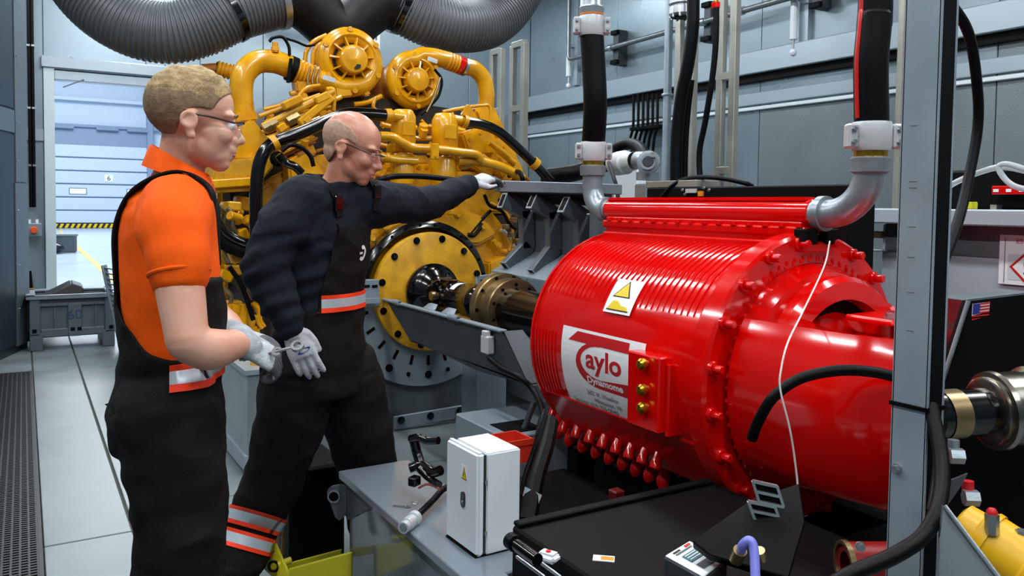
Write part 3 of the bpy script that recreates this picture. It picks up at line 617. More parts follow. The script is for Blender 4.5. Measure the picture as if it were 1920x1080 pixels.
MB().prism([V((BX0 + .03, BY1 - .03, BZ - .03)), V((BX0 + .03, BY1 - .30, BZ - .03)), V((BX0 + .03, BY1 - .03, BZ - .17))], (-.012, 0, 0)).build('gusset', m_greyd, bn)
# white switch box
q0, q1, q2 = PZ(893, 1049, BZ), PZ(822, 1008, BZ), PZ(974, 1028, BZ)
hx, hy = (q2 - q0), (q1 - q0); hx.z = hy.z = 0
ang = math.atan2(hx.y, hx.x); ex = hx.normalized(); ey = V((-ex.y, ex.x, 0)); BW, BD, BH = hx.length, hy.length * .96, .282
wb_ = thing('switch_box', 'white metal switch box with black lock and lightning sticker standing on the grey bench', 'switch box', q0 + (hx + hy) / 2)
def wpt(x, y, z): return q0 + ex * x + ey * y + V((0, 0, z))
MB().prism([wpt(.030, 0, .004), wpt(BW, 0, .004), wpt(BW, BD, .004), wpt(.030, BD, .004)], (0, 0, BH - .004)).build('housing', m_white, wb_, bevel=.004, seg=2)
dr = MB().prism([wpt(0, -.003, .004), wpt(.024, -.003, .004), wpt(.024, BD + .003, .004), wpt(0, BD + .003, .004)], (0, 0, BH)).build('door', m_white, wb_, bevel=.007, seg=3)
MB().prism([wpt(.022, .004, .008), wpt(.032, .004, .008), wpt(.032, BD - .004, .008), wpt(.022, BD - .004, .008)], (0, 0, BH - .012)).build('gasket', m_dkgrey, wb_)
MB().prism([wpt(.0, 0.005, 0), wpt(BW, .005, 0), wpt(BW, BD, 0), wpt(0, BD, 0)], (0, 0, .005)).build('foot_strip', m_blkmat, wb_)
for z in (.06, .2): MB().cyl(wpt(.027, -.003, z), wpt(.027, -.003, z + .012), .003, 8).build('hinge_pin', m_steel, wb_)
yl, zl = BD * .42, BH * .50
pts = []
for k in range(20):
    a = 2 * math.pi * k / 20; pts.append(wpt(-.0045, yl + .0105 * math.cos(a), zl + (.0145 if math.sin(a) > 0 else -.0145) * 0 + .012 * math.sin(a) + (.010 if math.sin(a) > 0 else -.010)))
lk = MB().prism(pts, ex * .006).build('lock', m_blkgloss, dr)
MB().cyl(wpt(-.006, yl, zl - .006), wpt(-.004, yl, zl - .006), .004, 12).build('keyhole', m_steel, lk)
sy, sz = BD * .40, BH * .76; hw = .0165
st = MB().prism([wpt(-.0008, sy - hw, sz - .022), wpt(-.0008, sy + hw, sz - .022), wpt(-.0008, sy + hw, sz + .024), wpt(-.0008, sy - hw, sz + .024)], ex * .0008).build('sticker', m_sticker, dr)
MB().prism([wpt(-.0014, sy - hw * .85, sz - .017), wpt(-.0014, sy + hw * .85, sz - .017), wpt(-.0014, sy, sz + .018)], ex * .0006).build('triangle_outline', m_stkblk, st, smooth=0)
MB().prism([wpt(-.0020, sy - hw * .66, sz - .0145), wpt(-.0020, sy + hw * .66, sz - .0145), wpt(-.0020, sy, sz + .0135)], ex * .0006).build('triangle', m_stkyel, st, smooth=0)
MB().prism([wpt(-.0026, sy + y_, sz + z_) for y_, z_ in ((.001, .008), (-.0025, -.003), (0, -.002), (-.001, -.012), (.003, .0), (.0005, 0))], ex * .0006).build('lightning_mark', m_stkblk, st, smooth=0)
# things on the bench
k0 = PZ(762, 948, BZ)
kt = thing('key', 'small bunch of keys lying on the bench beside the white box', 'keys', k0)
MB().bar(PZ(737, 947, BZ + .004), PZ(758, 949, BZ + .004), .006, .003).build('blade', m_steel, kt); MB().lathe([(0, .005), (0, .010), (.003, .010), (.003, .005)], PZ(764, 950, BZ + .002), (0, 0, 1), 14, close=True).build('key_bow', m_steel, kt)
MB().torus(PZ(778, 943, BZ + .008), (0.2, 0, 1), .011, .0015, 20, 6).build('key_ring', m_steel, kt)
ct = thing('cable_connector', 'silver-grey threaded cable connector resting on the edge of the bench', 'connector', PZ(770, 985, BZ))
p0, p1 = PZ(756, 990, BZ + .018), PZ(800, 952, BZ + .022); dd = (p1 - p0)
MB().lathe([(0, .012), (0, .017), (.02, .017), (.02, .020), (.045, .020), (.046, .017), (.06, .017), (.062, .022), (.08, .022), (.082, .016), (.09, .012)], p0, dd, 18).build('connector_shell', m_alu, ct)
MB().cyl(p0 - dd.normalized() * .001, p0 + dd.normalized() * .01, .011, 14).build('connector_face', m_grey, ct)
hose('connector_cable', [p0 + dd.normalized() * .085, PZ(812, 938, BZ + .028), PZ(835, 915, BZ + .03), PZ(870, 905, BZ + .03)], .010, m_blk, ct)
vt = thing('cable_clamp', 'black jointed clamp arm behind the white switch box on the bench', 'clamp', PZ(800, 900, BZ))
hose('arm', [S(770, 823, 2.62), S(785, 820, 2.60), S(802, 826, 2.58), S(822, 826, 2.56)], .013, m_blkgloss, vt); hose('arm', [S(776, 826, 2.62), S(782, 850, 2.62), S(790, 875, 2.60)], .016, m_blkgloss, vt)
hose('arm', [S(768, 878, 2.60), S(790, 872, 2.6), S(812, 885, 2.56), S(826, 882, 2.54)], .016, m_blkgloss, vt); hose('arm', [S(785, 878, 2.58), S(805, 897, 2.56), S(824, 910, 2.52)], .012, m_blkgloss, vt)
MB().box(S(777, 902, 2.56), (.035, .03, .03), .5).build('clamp_jaw', m_blkgloss, vt, bevel=.004); hose('wire', [S(785, 915, 2.56), S(800, 908, 2.55), S(815, 912, 2.53), S(824, 918, 2.5)], .004, mat('copper_wire', '#8a4a34', .4), vt, n=6)
p = PZ(975, 866, BZ)
rt = thing('red_parts_bin', 'small red plastic parts bin behind the white switch box', 'bin', p)
rb = MB(); x0, y0, z0 = p.x - .01, p.y + .05, BZ; w2, l2, h2 = .11, .12, .085
rb.bx(x0 - w2 / 2, x0 + w2 / 2, y0 - l2 / 2, y0 + l2 / 2, z0, z0 + .006)
for s_ in (-1, 1): rb.bx(x0 + s_ * w2 / 2 - .004, x0 + s_ * w2 / 2 + .004, y0 - l2 / 2, y0 + l2 / 2, z0, z0 + h2); rb.bx(x0 - w2 / 2, x0 + w2 / 2, y0 + s_ * l2 / 2 - .004, y0 + s_ * l2 / 2 + .004, z0, z0 + h2)
rb.build('bin_body', mat('bin_red_plastic', '#d23420', .4), rt)
MB().bx(x0 - w2 / 2 - .006, x0 + w2 / 2 + .006, y0 - l2 / 2 - .008, y0 - l2 / 2 - .002, z0 + h2 - .02, z0 + h2 + .002).build('bin_rim', MATS['bin_red_plastic'], rt)
# grey stand beyond the bench, behind the red bin
p = S(985, 840, 3.5)
t = thing('grey_console', 'light grey console box with a dark slot beyond the red parts bin', 'console', (p.x + .1, p.y, 0))
MB().bx(p.x - .16, p.x + .5, p.y - .1, p.y + .35, 0, S(985, 800, 3.5).z).build('body', m_grey, t, bevel=.006)
zt_ = S(985, 800, 3.5).z; MB().bx(p.x - .12, p.x + .05, p.y - .06, p.y + .1, zt_, zt_ + .004).build('slot', m_blkmat, t)
MB().cyl((p.x - .02, p.y - .02, zt_), (p.x + .03, p.y - .02, zt_ + .11), .014, 10).build('lever', m_dkgrey, t)
# yellow drip tray at the foot of the bench
t = thing('yellow_tray', 'yellow steel tray with shackle on the floor beside the bench', 'tray', PZ(560, 1085, 0))
m_ty = mat('tray_yellow', '#b8b01c', .45, var=.1)
f0, f1, f2, f3 = S(500, 1030, 2.92), S(545, 1080, 2.75), S(650, 1050, 2.75), S(640, 1000, 2.98)
MB().prism([S(508, 1005, 2.95), S(540, 1078, 2.74), S(538, 1110, 2.74), S(488, 1062, 2.95)], CRT * .012).build('tray_end', m_ty, t, bevel=.003)
MB().prism([S(540, 1068, 2.74), S(660, 1035, 2.74), S(660, 1095, 2.74), S(540, 1110, 2.74)], CFW * .012).build('tray_side', m_ty, t, bevel=.003)
MB().prism([S(520, 1062, 2.98), S(640, 1030, 2.98), S(640, 1046, 2.98), S(520, 1080, 2.98)], CFW * .01).build('tray_back', m_ty, t, bevel=.003)
MB().torus(S(513, 1062, 2.82), CFW, .017, .005, 20, 8).build('shackle', m_blkmat, t)
MB().tube([S(520, 1060, 2.82), S(545, 1050, 2.85)], .012, 12).build('shackle_pin', m_ty, t)
for k in range(5): MB().cyl(S(504 + k * 5, 1025 + k * 5, 2.90), S(504 + k * 5, 1025 + k * 5, 2.888), .0035, 8).build('drain_hole', m_blkmat, t)
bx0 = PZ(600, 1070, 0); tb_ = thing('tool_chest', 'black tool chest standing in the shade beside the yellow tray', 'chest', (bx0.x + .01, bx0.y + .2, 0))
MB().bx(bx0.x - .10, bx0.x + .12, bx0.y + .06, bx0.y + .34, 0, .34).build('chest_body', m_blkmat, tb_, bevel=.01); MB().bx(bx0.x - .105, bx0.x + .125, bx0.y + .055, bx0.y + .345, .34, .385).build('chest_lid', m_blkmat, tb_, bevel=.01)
p = S(530, 1000, 2.98)
t2 = thing('steel_bracket', 'narrow curved steel bracket rising from the yellow tray', 'bracket', PZ(530, 1060, .05))
MB().tube([S(530, 967, 3.0), S(533, 990, 3.0), S(530, 1040, 2.98)], .008, 8).build('strip', m_bronze, t2); MB().sphere(S(532, 972, 2.99), .008, 8).build('tip', m_steel, t2)
MB().prism([S(510, 1005, 3.02), S(525, 1000, 3.02), S(528, 1035, 3.0), S(512, 1040, 3.0)], CFW * .01).build('plate', m_grey, t2)
# ================================================================== dark control plinth in the foreground
PZT = .58
pl = thing('black_plinth', 'low black equipment cabinet in the foreground below the red dynamometer', 'cabinet', (1.4, 1.35, 0))
MB().bx(BX1 + .006, 1.76, 1.06, 1.75, 0, PZT).build('cabinet_body', m_blkmat, pl, bevel=.006)
MB().bx(BX1 + .01, 1.75, 1.72, 1.75, PZT, PZT + .012).build('back_rail', m_blkmat, pl, bevel=.003)
# deep black boxes added to darken the space under the dynamometer
tk = thing('dark_filler', 'black boxes added to darken the space under the dynamometer barrel', 'filler', (2.1, 2.1, 0))
MB().bx(2.07, 2.33, 1.6, 2.5, 0, .27).build('filler_body', m_blkmat, tk, bevel=.01)
MB().bx(1.24, 1.84, 1.78, 2.62, 0, .36).build('filler_step', m_blkmat, tk, bevel=.01)
# black rod and rails at the bench end
t = thing('sliding_rail', 'black round-ended rod with two grey rails on the black cabinet', 'rail', PZ(1000, 1050, PZT))
a, b = PZ(958, 1014, PZT + .05), PZ(1008, 1050, PZT + .05)
MB().cyl(a, b, .014, 16).build('rod', m_blkgloss, t); MB().cyl(a - (b - a).normalized() * .004, a + (b - a).normalized() * .02, .019, 16).build('rod_end', m_blk, t)
for du, dv_ in ((8, 10), (-6, 22)): MB().tube([PZ(975 + du, 1022 + dv_, PZT + .006), PZ(1060 + du, 1085 + dv_, PZT + .006)], .004, 6).build('rail', m_steel, t)
p = PZ(1028, 1052, PZT)
t = thing('push_button', 'white rounded push-button pendant with a red dot on the black cabinet', 'switch', p)
yv = PZ(1045, 1056, PZT) - PZ(1012, 1046, PZT); R_ = Matrix.Rotation(math.atan2(yv.y, yv.x), 3, 'Z')
MB().box(p + V((0, 0, .011)), (.052, .038, .022), M=R_).build('case', m_white, t, bevel=.008, seg=3); MB().cyl(p + V((0, 0, .022)), p + V((0, 0, .025)), .006, 14).build('red_dot', m_stkred, t)
p = PZ(1132, 1048, PZT)
t = thing('warning_label', 'small white and orange label on the black cabinet top', 'label', p)
MB().box(p + V((0, 0, .001)), (.05, .03, .002), -.7).build('paper', m_sticker, t); MB().box(p + V((.006, -.006, .0025)), (.03, .018, .001), -.7).build('orange_print', mat('print_orange', '#e08a18', .5), t)
c0 = [PZ(1244, 1044, PZT + .05), PZ(1292, 1015, PZT + .05), PZ(1364, 1052, PZT + .05), PZ(1320, 1086, PZT + .05)]
cc = sum(c0, V()) / 4
t = thing('sensor_module', 'white-topped electronic module with printed labels on the black cabinet', 'module', V((cc.x, cc.y, PZT)))
MB().prism(c0, (0, 0, -.05)).build('case', m_dkgrey, t, bevel=.003); tp = MB().prism([cc + (p - cc) * .95 for p in c0], (0, 0, .004)).build('lid', m_white, t, bevel=.002)
def mp(x, y, dz=.005): return c0[0] + (c0[3] - c0[0]) * x + (c0[1] - c0[0]) * y + V((0, 0, dz))
ax_, ay_ = (c0[3] - c0[0]), (c0[1] - c0[0])
for (x0, x1, y0, y1, m) in ((.30, .55, .25, .75, mat('print_teal', '#2f6a70', .5)), (.66, .84, .25, .75, m_stkgrey), (.1, .14, .2, .45, m_stkblk), (.17, .21, .2, .8, m_stkgrey), (.08, .14, .65, .85, m_stkred)):
    MB().prism([mp(x0, y0), mp(x1, y0), mp(x1, y1), mp(x0, y1)], (0, 0, .0008)).build('print_block', m, tp, smooth=0)
for k in range(3): MB().prism([mp(.34 + k * .07, .3, .006), mp(.36 + k * .07, .3, .006), mp(.36 + k * .07, .7, .006), mp(.34 + k * .07, .7, .006)], (0, 0, .0006)).build('print_line', m_sticker, tp, smooth=0)
t = thing('violet_hose', 'short violet hose arching out of a brass fitting', 'hose', PZ(1400, 1040, PZT))
hose('tube', [S(1388, 1040, 1.64), S(1393, 1022, 1.62), S(1406, 1014, 1.61), S(1414, 1034, 1.60), S(1417, 1100, 1.57)], .0095, m_purple, t)
MB().cyl(S(1380, 1050, 1.65), S(1388, 1032, 1.63), .014, 12).build('brass_fitting', m_bronze, t); MB().cyl(S(1428, 1048, 1.63), S(1424, 1032, 1.62), .011, 12).build('brass_fitting', m_bronze, t)
# dark cover sheet with two steel buckles
t = thing('rubber_cover', 'dark brown-black rubber cover sheet below the red cradle', 'cover', PZ(1400, 1000, PZT))
MB().prism([S(1297, 1015, 1.75), S(1410, 935, 1.82), S(1500, 905, 1.85), S(1510, 980, 1.78), S(1480, 1085, 1.66), S(1330, 1040, 1.70)], V((.02, .02, -.025))).build('sheet', mat('dark_rubber_sheet', '#070606', .6, spec=.1, bump=.2, bscale=200), t, bevel=.004)
for (u, v, w2, h2) in ((1440, 926, 46, 38), (1434, 962, 50, 34)):
    b = thing('steel_buckle', ['upper bright steel buckle plate on the dark rubber cover', 'lower bright steel buckle plate on the dark rubber cover'][v > 940], 'buckle', S(u, v, 1.78), 'buckles on the rubber cover')
    q = [S(u + dx * w2 / 2 + dy * 6, v + dy * h2 / 2 + dx * 5, 1.785) for dx, dy in ((-1, -1), (1, -1), (1, 1), (-1, 1))]; qc = sum(q, V()) / 4
    fr = MB()
    for i in range(4): fr.bar(q[i], q[(i + 1) % 4], .009, .006)
    fr.build('frame', m_steel, b); MB().bar((q[0] + q[3]) / 2, (q[1] + q[2]) / 2, .008, .006).build('tongue', m_steel, b); MB().prism([qc + (p - qc) * .9 + CFW * .004 for p in q], CFW * .002).build('backing', m_blkmat, b)
# black hanging belts and hoses left of the barrel
t = thing('black_belt', 'wide black ribbed belt hanging between the switch box and the barrel', 'belt', PZ(1000, 960, .3))
hose('belt_strip', [S(1028, 790, 2.7), S(1018, 840, 2.6), S(1000, 900, 2.5), S(985, 980, 2.4)], .035, m_blk, t, n=10)
hose('edge_cord', [S(1022, 770, 2.68), S(1005, 830, 2.56), S(985, 890, 2.46), S(975, 930, 2.4)], .008, m_blkgloss, t, n=8)
MB().prism([S(984, 912, 2.44), S(1016, 928, 2.44), S(1010, 944, 2.43), S(980, 930, 2.43)], -CFW * .002).build('silver_tag', m_steel, t)
# ================================================================== square post at the right
pc = S(1727, 540, 1.62)
t = thing('square_post', 'tall galvanised channel post in the right foreground', 'post', (pc.x, pc.y, 0))
pb = MB(); w2, d2_ = .062, .052
pb.bx(pc.x - .026, pc.x - .022, pc.y - .036, pc.y + .036, 0, CEIL)
for s_ in (-1, 1):
    pb.bx(pc.x - .026, pc.x + .03, pc.y + s_ * .036 - .002, pc.y + s_ * .036 + .002, 0, CEIL)
pb.bx(pc.x + .026, pc.x + .03, pc.y - .036, pc.y - .02, 0, CEIL).bx(pc.x + .026, pc.x + .03, pc.y + .02, pc.y + .036, 0, CEIL)
pb.build('channel', m_galv, t)
MB().bx(pc.x - .02, pc.x + .022, pc.y - .0385, pc.y - .034, 0, CEIL).build('dark_slot', m_blkmat, t)
for v in (235, 340, 352, 425, 482, 548, 620): q = PX(1718 - v * .02, v, pc.x - .027); MB().bx(pc.x - .0268, pc.x - .025, q.y - .008, q.y + .008, q.z - .001, q.z + .001).build('scratch_mark', m_steel, t)
zt = PX(1715, 765, pc.x - .03).z
MB().bx(pc.x - .031, pc.x + .034, pc.y - .041, pc.y + .041, zt - .004, zt + .004).build('cable_tie', m_blk, t)
bolt((pc.x - .026, pc.y + .02, PX(1715, 880, pc.x).z), (-1, 0, 0), .008, .012, m_steel, t)
cbl = ['outer black cable beside the foreground post', 'inner black cable beside the foreground post', 'thick black hose sweeping past the foot of the foreground post']
for k, (pts, r) in enumerate((([S(1770, -10, 1.7), S(1815, 60, 1.75), S(1832, 160, 1.8), S(1833, 240, 1.82), S(1815, 340, 1.8), S(1795, 420, 1.75), S(1762, 510, 1.68), S(1740, 580, 1.66)], .011),
        ([S(1735, 740, 1.64), S(1748, 800, 1.6), S(1760, 850, 1.56), S(1758, 900, 1.52), S(1748, 960, 1.48)], .011),
        ([S(1745, 760, 1.60), S(1765, 860, 1.53), S(1762, 940, 1.47), S(1735, 1000, 1.42), S(1680, 1040, 1.38), S(1600, 1075, 1.36), S(1540, 1110, 1.36)], .014))):
    tag(hose('cable', pts, r, m_blk), ['long black cable hanging in a bow to the right of the foreground post', cbl[1], cbl[2]][k], 'cable')
# ================================================================== grey cabinet with hazard sign
gy = PX(1652, 500, 3.3).y
t = thing('grey_cabinet', 'tall grey steel cabinet with overhanging top behind the foreground post', 'cabinet', (3.7, gy - 1.2, 0))
MB().bx(3.3, 4.2, -.8, gy, 0, 1.34).build('body', mat('cabinet_pale_grey', '#a7b2ba', .5, spec=.3), t, bevel=.006)
MB().bx(3.2, 4.25, -.85, gy + .12, 1.345, 1.41).build('top_lid', MATS['cabinet_pale_grey'], t, bevel=.006)
MB().bx(3.295, 3.30, -.8, gy - .02, 1.22, 1.345).build('shadow_gap', m_greyd, t)
p = PX(1648, 470, 3.28); MB().box(p, (.05, .07, .012)).build('handle', m_steel, t, bevel=.004); p = PX(1648, 440, 3.28); MB().box(p, (.03, .04, .03)).build('latch', m_bronze, t)
sg = thing('hazard_sign', 'white hazard notice with red diamond and exclamation mark on the grey cabinet', 'sign', PX(1920, 535, 3.29))
A_, B_ = PX(1877, 440, 3.295), PX(1871, 531, 3.295)
zt, zb, ys_ = A_.z, B_.z, A_.y; wd = .34
MB().bx(3.288, 3.295, ys_ - wd, ys_, zb, zt).build('board', m_sticker, sg)
fx = 3.2872
def sgp(y0, z0): return V((fx, ys_ - y0, zb + z0))
hh = zt - zb
MB().prism([sgp(.02, hh * .03), sgp(.022, hh * .03), sgp(.022, hh * .95), sgp(.02, hh * .95)], (-.0008, 0, 0)).build('rule_line', m_stkgrey, sg, smooth=0)
MB().prism([sgp(.035, hh * .10), sgp(.16, hh * .10), sgp(.16, hh * .62), sgp(.035, hh * .62)], (-.0004, 0, 0)).build('pale_field', mat('sign_pale', '#cdd6dc', .5), sg, smooth=0)
dcx, dcz, dr_ = .098, hh * .36, .058
dm = MB().prism([sgp(dcx - dr_, dcz), sgp(dcx, dcz - dr_ * 1.02), sgp(dcx + dr_, dcz), sgp(dcx, dcz + dr_ * 1.02)], (-.0012, 0, 0)).build('red_diamond', m_stkred, sg, smooth=0)
k = .78; MB().prism([sgp(dcx - dr_ * k, dcz), sgp(dcx, dcz - dr_ * k), sgp(dcx + dr_ * k, dcz), sgp(dcx, dcz + dr_ * k)], (-.0018, 0, 0)).build('white_diamond', m_sticker, dm, smooth=0)
text_on('lettering', '!', .075, m_stkblk, sg, V((fx - .002, ys_ - dcx, zb + dcz - .026)), (0, -1, 0), (0, 0, 1), 'CENTER')
text_on('lettering', 'ES C', .026, m_stkred, sg, V((fx - .0006, ys_ - .062, zb + hh * .84)), (0, -1, 0), (0, 0, 1))
# things on the cabinet
p = PX(1883, 372, 3.45); zc_ = 1.41
t = thing('tool_charger', 'black tool charger with red trim standing on the grey cabinet', 'charger', (3.5, p.y, zc_))
q = PX(1815, 345, 3.6)
MB().bx(3.45, 3.8, q.y - .42, q.y, zc_, PX(1815, 322, 3.6).z).build('case', m_blkmat, t, bevel=.01)
a = PX(1868, 365, 3.44); MB().bx(3.40, 3.45, a.y - .3, a.y, a.z - .0, a.z + .035).build('red_trim', m_red, t, bevel=.004)
for k in range(4): MB().bx(3.397, 3.40, a.y - .03 - k * .05, a.y - .01 - k * .05, a.z + .01, a.z + .022).build('print_mark', m_sticker, t)
MB().bx(3.38, 3.42, a.y - .035, a.y - .01, zc_, zc_ + .02).build('foot', m_steel, t)
q = PX(1820, 380, 3.3); tag(MB().bx(3.26, 3.30, q.y - .03, q.y + .03, zc_, zc_ + .03).build('yellow_tag', mat('tag_yellow_green', '#c8c818', .5), bevel=.003), 'small yellow-green tag on the edge of the grey cabinet top', 'tag')
tag(hose('clear_tube', [PX(1768, 356, 3.3), PX(1800, 338, 3.3), PX(1840, 322, 3.3), PX(1880, 313, 3.3), PX(1930, 322, 3.3)], .012, m_clear), 'clear plastic tube arching over the grey cabinet', 'tube')
tag(hose('clear_tube', [PX(1925, 318, 3.2), PX(1890, 308, 3.2), PX(1873, 312, 3.2), PX(1880, 330, 3.2), PX(1900, 348, 3.2), PX(1935, 358, 3.2)], .011, m_clear), 'clear plastic tube curled in a loop above the red trim', 'tube')
# ================================================================== black guard with flag sticker and motor
t = thing('black_guard', 'black sheet-metal machine guard with a small flag sticker', 'guard', (2.2, .6, 0))
d1, d2, d3 = 2.15, 1.95, 1.85
MB().prism([S(1757, 557, d1), S(1815, 565, d2), S(1772, 700, d2), S(1745, 690, d1)], V((.004, .002, 0))).build('side_face', mat('guard_edge_gloss', '#2b2f34', .15, .6, bump=.1, bscale=12), t)
MB().prism([S(1815, 565, d2), S(1960, 548, d3), S(1960, 1010, d3), S(1745, 960, d2), S(1762, 735, d2)], V((.01, .02, 0))).build('front_face', m_blkmat, t)
MB().prism([S(1757, 556, d1), S(1815, 564, d2), S(1960, 546, d3), S(1900, 545, d1)], V((0, 0, -.006))).build('top_face', m_greyd, t)
MB().tube([S(1816, 564, d2), S(1768, 712, d2)], .0055, 8).build('edge_bar', m_steel, t)
MB().bx(2.68, 3.1, -.6, 1.55, 0, .92).build('housing', m_blkmat, t, bevel=.01)
nf = (S(1815, 565, d2) - S(1815, 565, d2)); fpl = lambda u, v: S(u, v, d2 + (d3 - d2) * (u - 1815) / 145 - .004)
fl_ = MB().prism([fpl(1824, 570), fpl(1856, 566), fpl(1854, 602), fpl(1821, 606)], CFW * .001).build('flag_sticker', m_sticker, t, smooth=0)
def fq(x0, x1, y0, y1, m, nm, e=.0015):
    def g(x, y): u = 1824 + 32 * x - 3 * y; v = 570 - 4 * x + 36 * y; return fpl(u, v) - CFW * e
    MB().prism([g(x0, y0), g(x1, y0), g(x1, y1), g(x0, y1)], CFW * .0006).build(nm, m, fl_, smooth=0)
for k in range(7): fq(0, 1, k * 2 / 13, (k * 2 + 1) / 13, m_stkred, 'flag_stripe')
fq(0, .4, 0, 7 / 13, m_stkblue, 'flag_canton', .0026)
t = thing('steel_coupling', 'shiny turned steel shaft coupling at the right edge', 'coupling', S(1930, 850, 1.7))
ca_, cd_ = S(1838, 772, 1.72), (CRT * 1 + CFW * .12 + CUP * .05).normalized()
MB().lathe([(0, .03), (0, .065), (.004, .072), (.012, .072), (.014, .082), (.024, .084), (.028, .079), (.10, .079), (.105, .088), (.12, .09), (.2, .09), (.2, 0)], ca_ + cd_ * .01, cd_, 56).build('collar', mat('oily_steel', '#8f8a80', .22, 1.0, var=.1), t)
MB().lathe([(-.12, 0), (-.12, .05), (0, .05)], ca_ + cd_ * .01, cd_, 36).build('shaft', m_blkgloss, t)
MB().lathe([(-.10, .052), (-.06, .052)], ca_ + cd_ * .01, cd_, 30).build('bronze_band', m_bronze, t)
t = thing('yellow_motor', 'yellow starter motor with hose fittings at the lower right edge', 'motor', S(1860, 1060, 1.5))
ma, md = S(1800, 985, 1.55), (S(1935, 1075, 1.46) - S(1800, 985, 1.55)).normalized()
m_my = mat('motor_yellow', '#e0ab0a', .4, var=.08)
MB().lathe([(-.005, 0), (-.005, .035), (0, .045), (.03, .047), (.035, .058), (.12, .058), (.125, .062), (.16, .062), (.2, .05), (.25, .05), (.25, 0)], ma, md, 40).build('motor_body', m_my, t)
MB().lathe([(.045, .059), (.045, .0615), (.055, .0615), (.055, .059)], ma, md, 40, close=True).build('band', m_my, t)
for (u, v, rd) in ((1860, 970, True), (1915, 1000, False)):
    q = S(u, v, 1.47); MB().cyl(q - CUP * .03, q + CUP * .006, .012, 6).build('fitting', m_steel, t)
    if rd: MB().sphere(q + CUP * .008, .010, 10).build('red_cap', m_stkred, t)
t = thing('angled_plate', 'thin grey angled steel plate in front of the yellow motor', 'plate', S(1800, 1080, 1.4))
MB().prism([S(1770, 948, 1.42), S(1778, 955, 1.42), S(1880, 1090, 1.36), S(1760, 1100, 1.38), S(1762, 1010, 1.42)], CFW * .006).build('plate', m_greyd, t); MB().tube([S(1771, 948, 1.418), S(1874, 1084, 1.36)], .004, 8).build('rim', m_galvpipe, t)
for k, (u, v, d) in enumerate(((1788, 852, 1.65), (1815, 930, 1.6))):
    t = thing('hydraulic_fitting', ['grey hydraulic fitting on the dark housing below the guard', 'pale hydraulic fitting with red cap above the yellow motor'][k], 'fitting', S(u, v, d))
    q = S(u, v, d); MB().cyl(q - CRT * .014 - CFW * .01, q + CRT * .012 - CFW * .014, .016, 6).build('hex_nut', m_galvpipe, t); MB().cyl(q + CUP * .01, q + CUP * .03, .011, 12).build('stub', m_galvpipe if k == 0 else m_stkred, t)
tag(MB().prism([S(1775, 950, 1.55), S(1785, 900, 1.57), S(1815, 888, 1.58), S(1800, 915, 1.57)], CFW * .005).build('bracket', m_dkgrey), 'bent dark steel bracket between the guard and the yellow motor', 'bracket')
# red pipe end low on the floor left of the post
t = thing('red_pipe_end', 'dark red pipe end with steel rim low beside the foreground post', 'pipe', S(1600, 1060, 1.8))
MB().lathe([(0, .03), (0, .05), (.2, .05)], S(1585, 1060, 1.8), CRT, 28).build('pipe', mat('dark_red_paint', '#8a1414', .35), t); MB().lathe([(0, .046), (0, .054), (.012, .054), (.012, .046)], S(1580, 1060, 1.8), CRT, 28, close=True).build('rim', m_bronze, t)
bolt(S(1612, 1024, 1.75), -CFW, .008, .012, m_steel, t)
# ================================================================== yellow diesel engine
m_engd = mat('engine_gap_shade', '#120d08', .6, hex2='#2c1e0a', vscale=8)  # dark brown puts the shade between engine parts into the colour
m_clamp = mat('hose_clamp_yellow', '#d9960c', .35, coat=.3)
en = thing('diesel_engine', 'huge yellow V-type diesel engine with twin turbochargers behind the two people', 'engine', (2.17, 5.8, .54))
def eplate(name, px, Y, th, m=m_yel, bevel=.012, seg=2, parent=None):
    return MB().prism([PY(u, v, Y) for u, v in px], (0, th, 0)).build(name, m, parent or en, bevel=bevel, seg=seg)
def ehose(name, px, Y, r, m=m_yel, n=14, parent=None, k=8):
    Ys = Y if isinstance(Y, (list, tuple)) else [Y] * len(px)
    return hose(name, [PY(u, v, y) for (u, v), y in zip(px, Ys)], r, m, parent or en, k, n)
ax = (0, -1, 0); fc = V((AXX, 4.60, AXZ))
# core masses
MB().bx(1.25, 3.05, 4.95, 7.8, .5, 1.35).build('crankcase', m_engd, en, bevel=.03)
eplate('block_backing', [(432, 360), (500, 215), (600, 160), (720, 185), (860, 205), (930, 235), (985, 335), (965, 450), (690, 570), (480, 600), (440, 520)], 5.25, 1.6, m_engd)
eplate('gear_housing', [(684, 560), (680, 480), (695, 425), (735, 392), (790, 372), (880, 372), (925, 398), (958, 440), (985, 490), (945, 520), (920, 560)], 4.80, .30, m_yel, .02)
eplate('gear_cover', [(715, 420), (745, 398), (800, 385), (860, 388), (905, 405), (935, 440), (900, 460), (720, 460)], 4.74, .1, m_yel, .02)
eplate('front_cover', [(690, 345), (720, 318), (900, 322), (965, 350), (950, 400), (700, 400)], 4.92, .3, m_yeld, .02)
# flywheel housing ring and flywheel
MB().lathe([(-.02, .36), (-.02, .43), (-.005, .44), (.10, .44), (.11, .43), (.12, .40), (.10, .385), (.06, .375)], V((AXX, 4.74, AXZ)), ax, 60, ang=(8, 172), close=True).build('flywheel_housing_ring', m_blkgloss, en)
for k in range(12):
    a = math.radians(k * 14 + 13); bolt(V((AXX + .415 * math.cos(a), 4.625, AXZ + .415 * math.sin(a))), ax, .008, .008, m_blkmat, en)
fw = MB().lathe([(-.03, .0), (-.03, .365), (.02, .372), (.035, .368), (.04, .36), (.04, 0)], fc, ax, 80).build('flywheel', m_yeld, en)
for k in range(12):
    a = math.radians(k * 30 + 18); bolt(V((AXX + .335 * math.cos(a), 4.56, AXZ + .335 * math.sin(a))), ax, .0165, .02, m_blkgloss, fw)
for u, v in ((858, 402), (697, 447), (935, 460), (905, 425), (720, 425)): bolt(PY(u, v, 4.735), ax, .018, .02, m_yel, en)
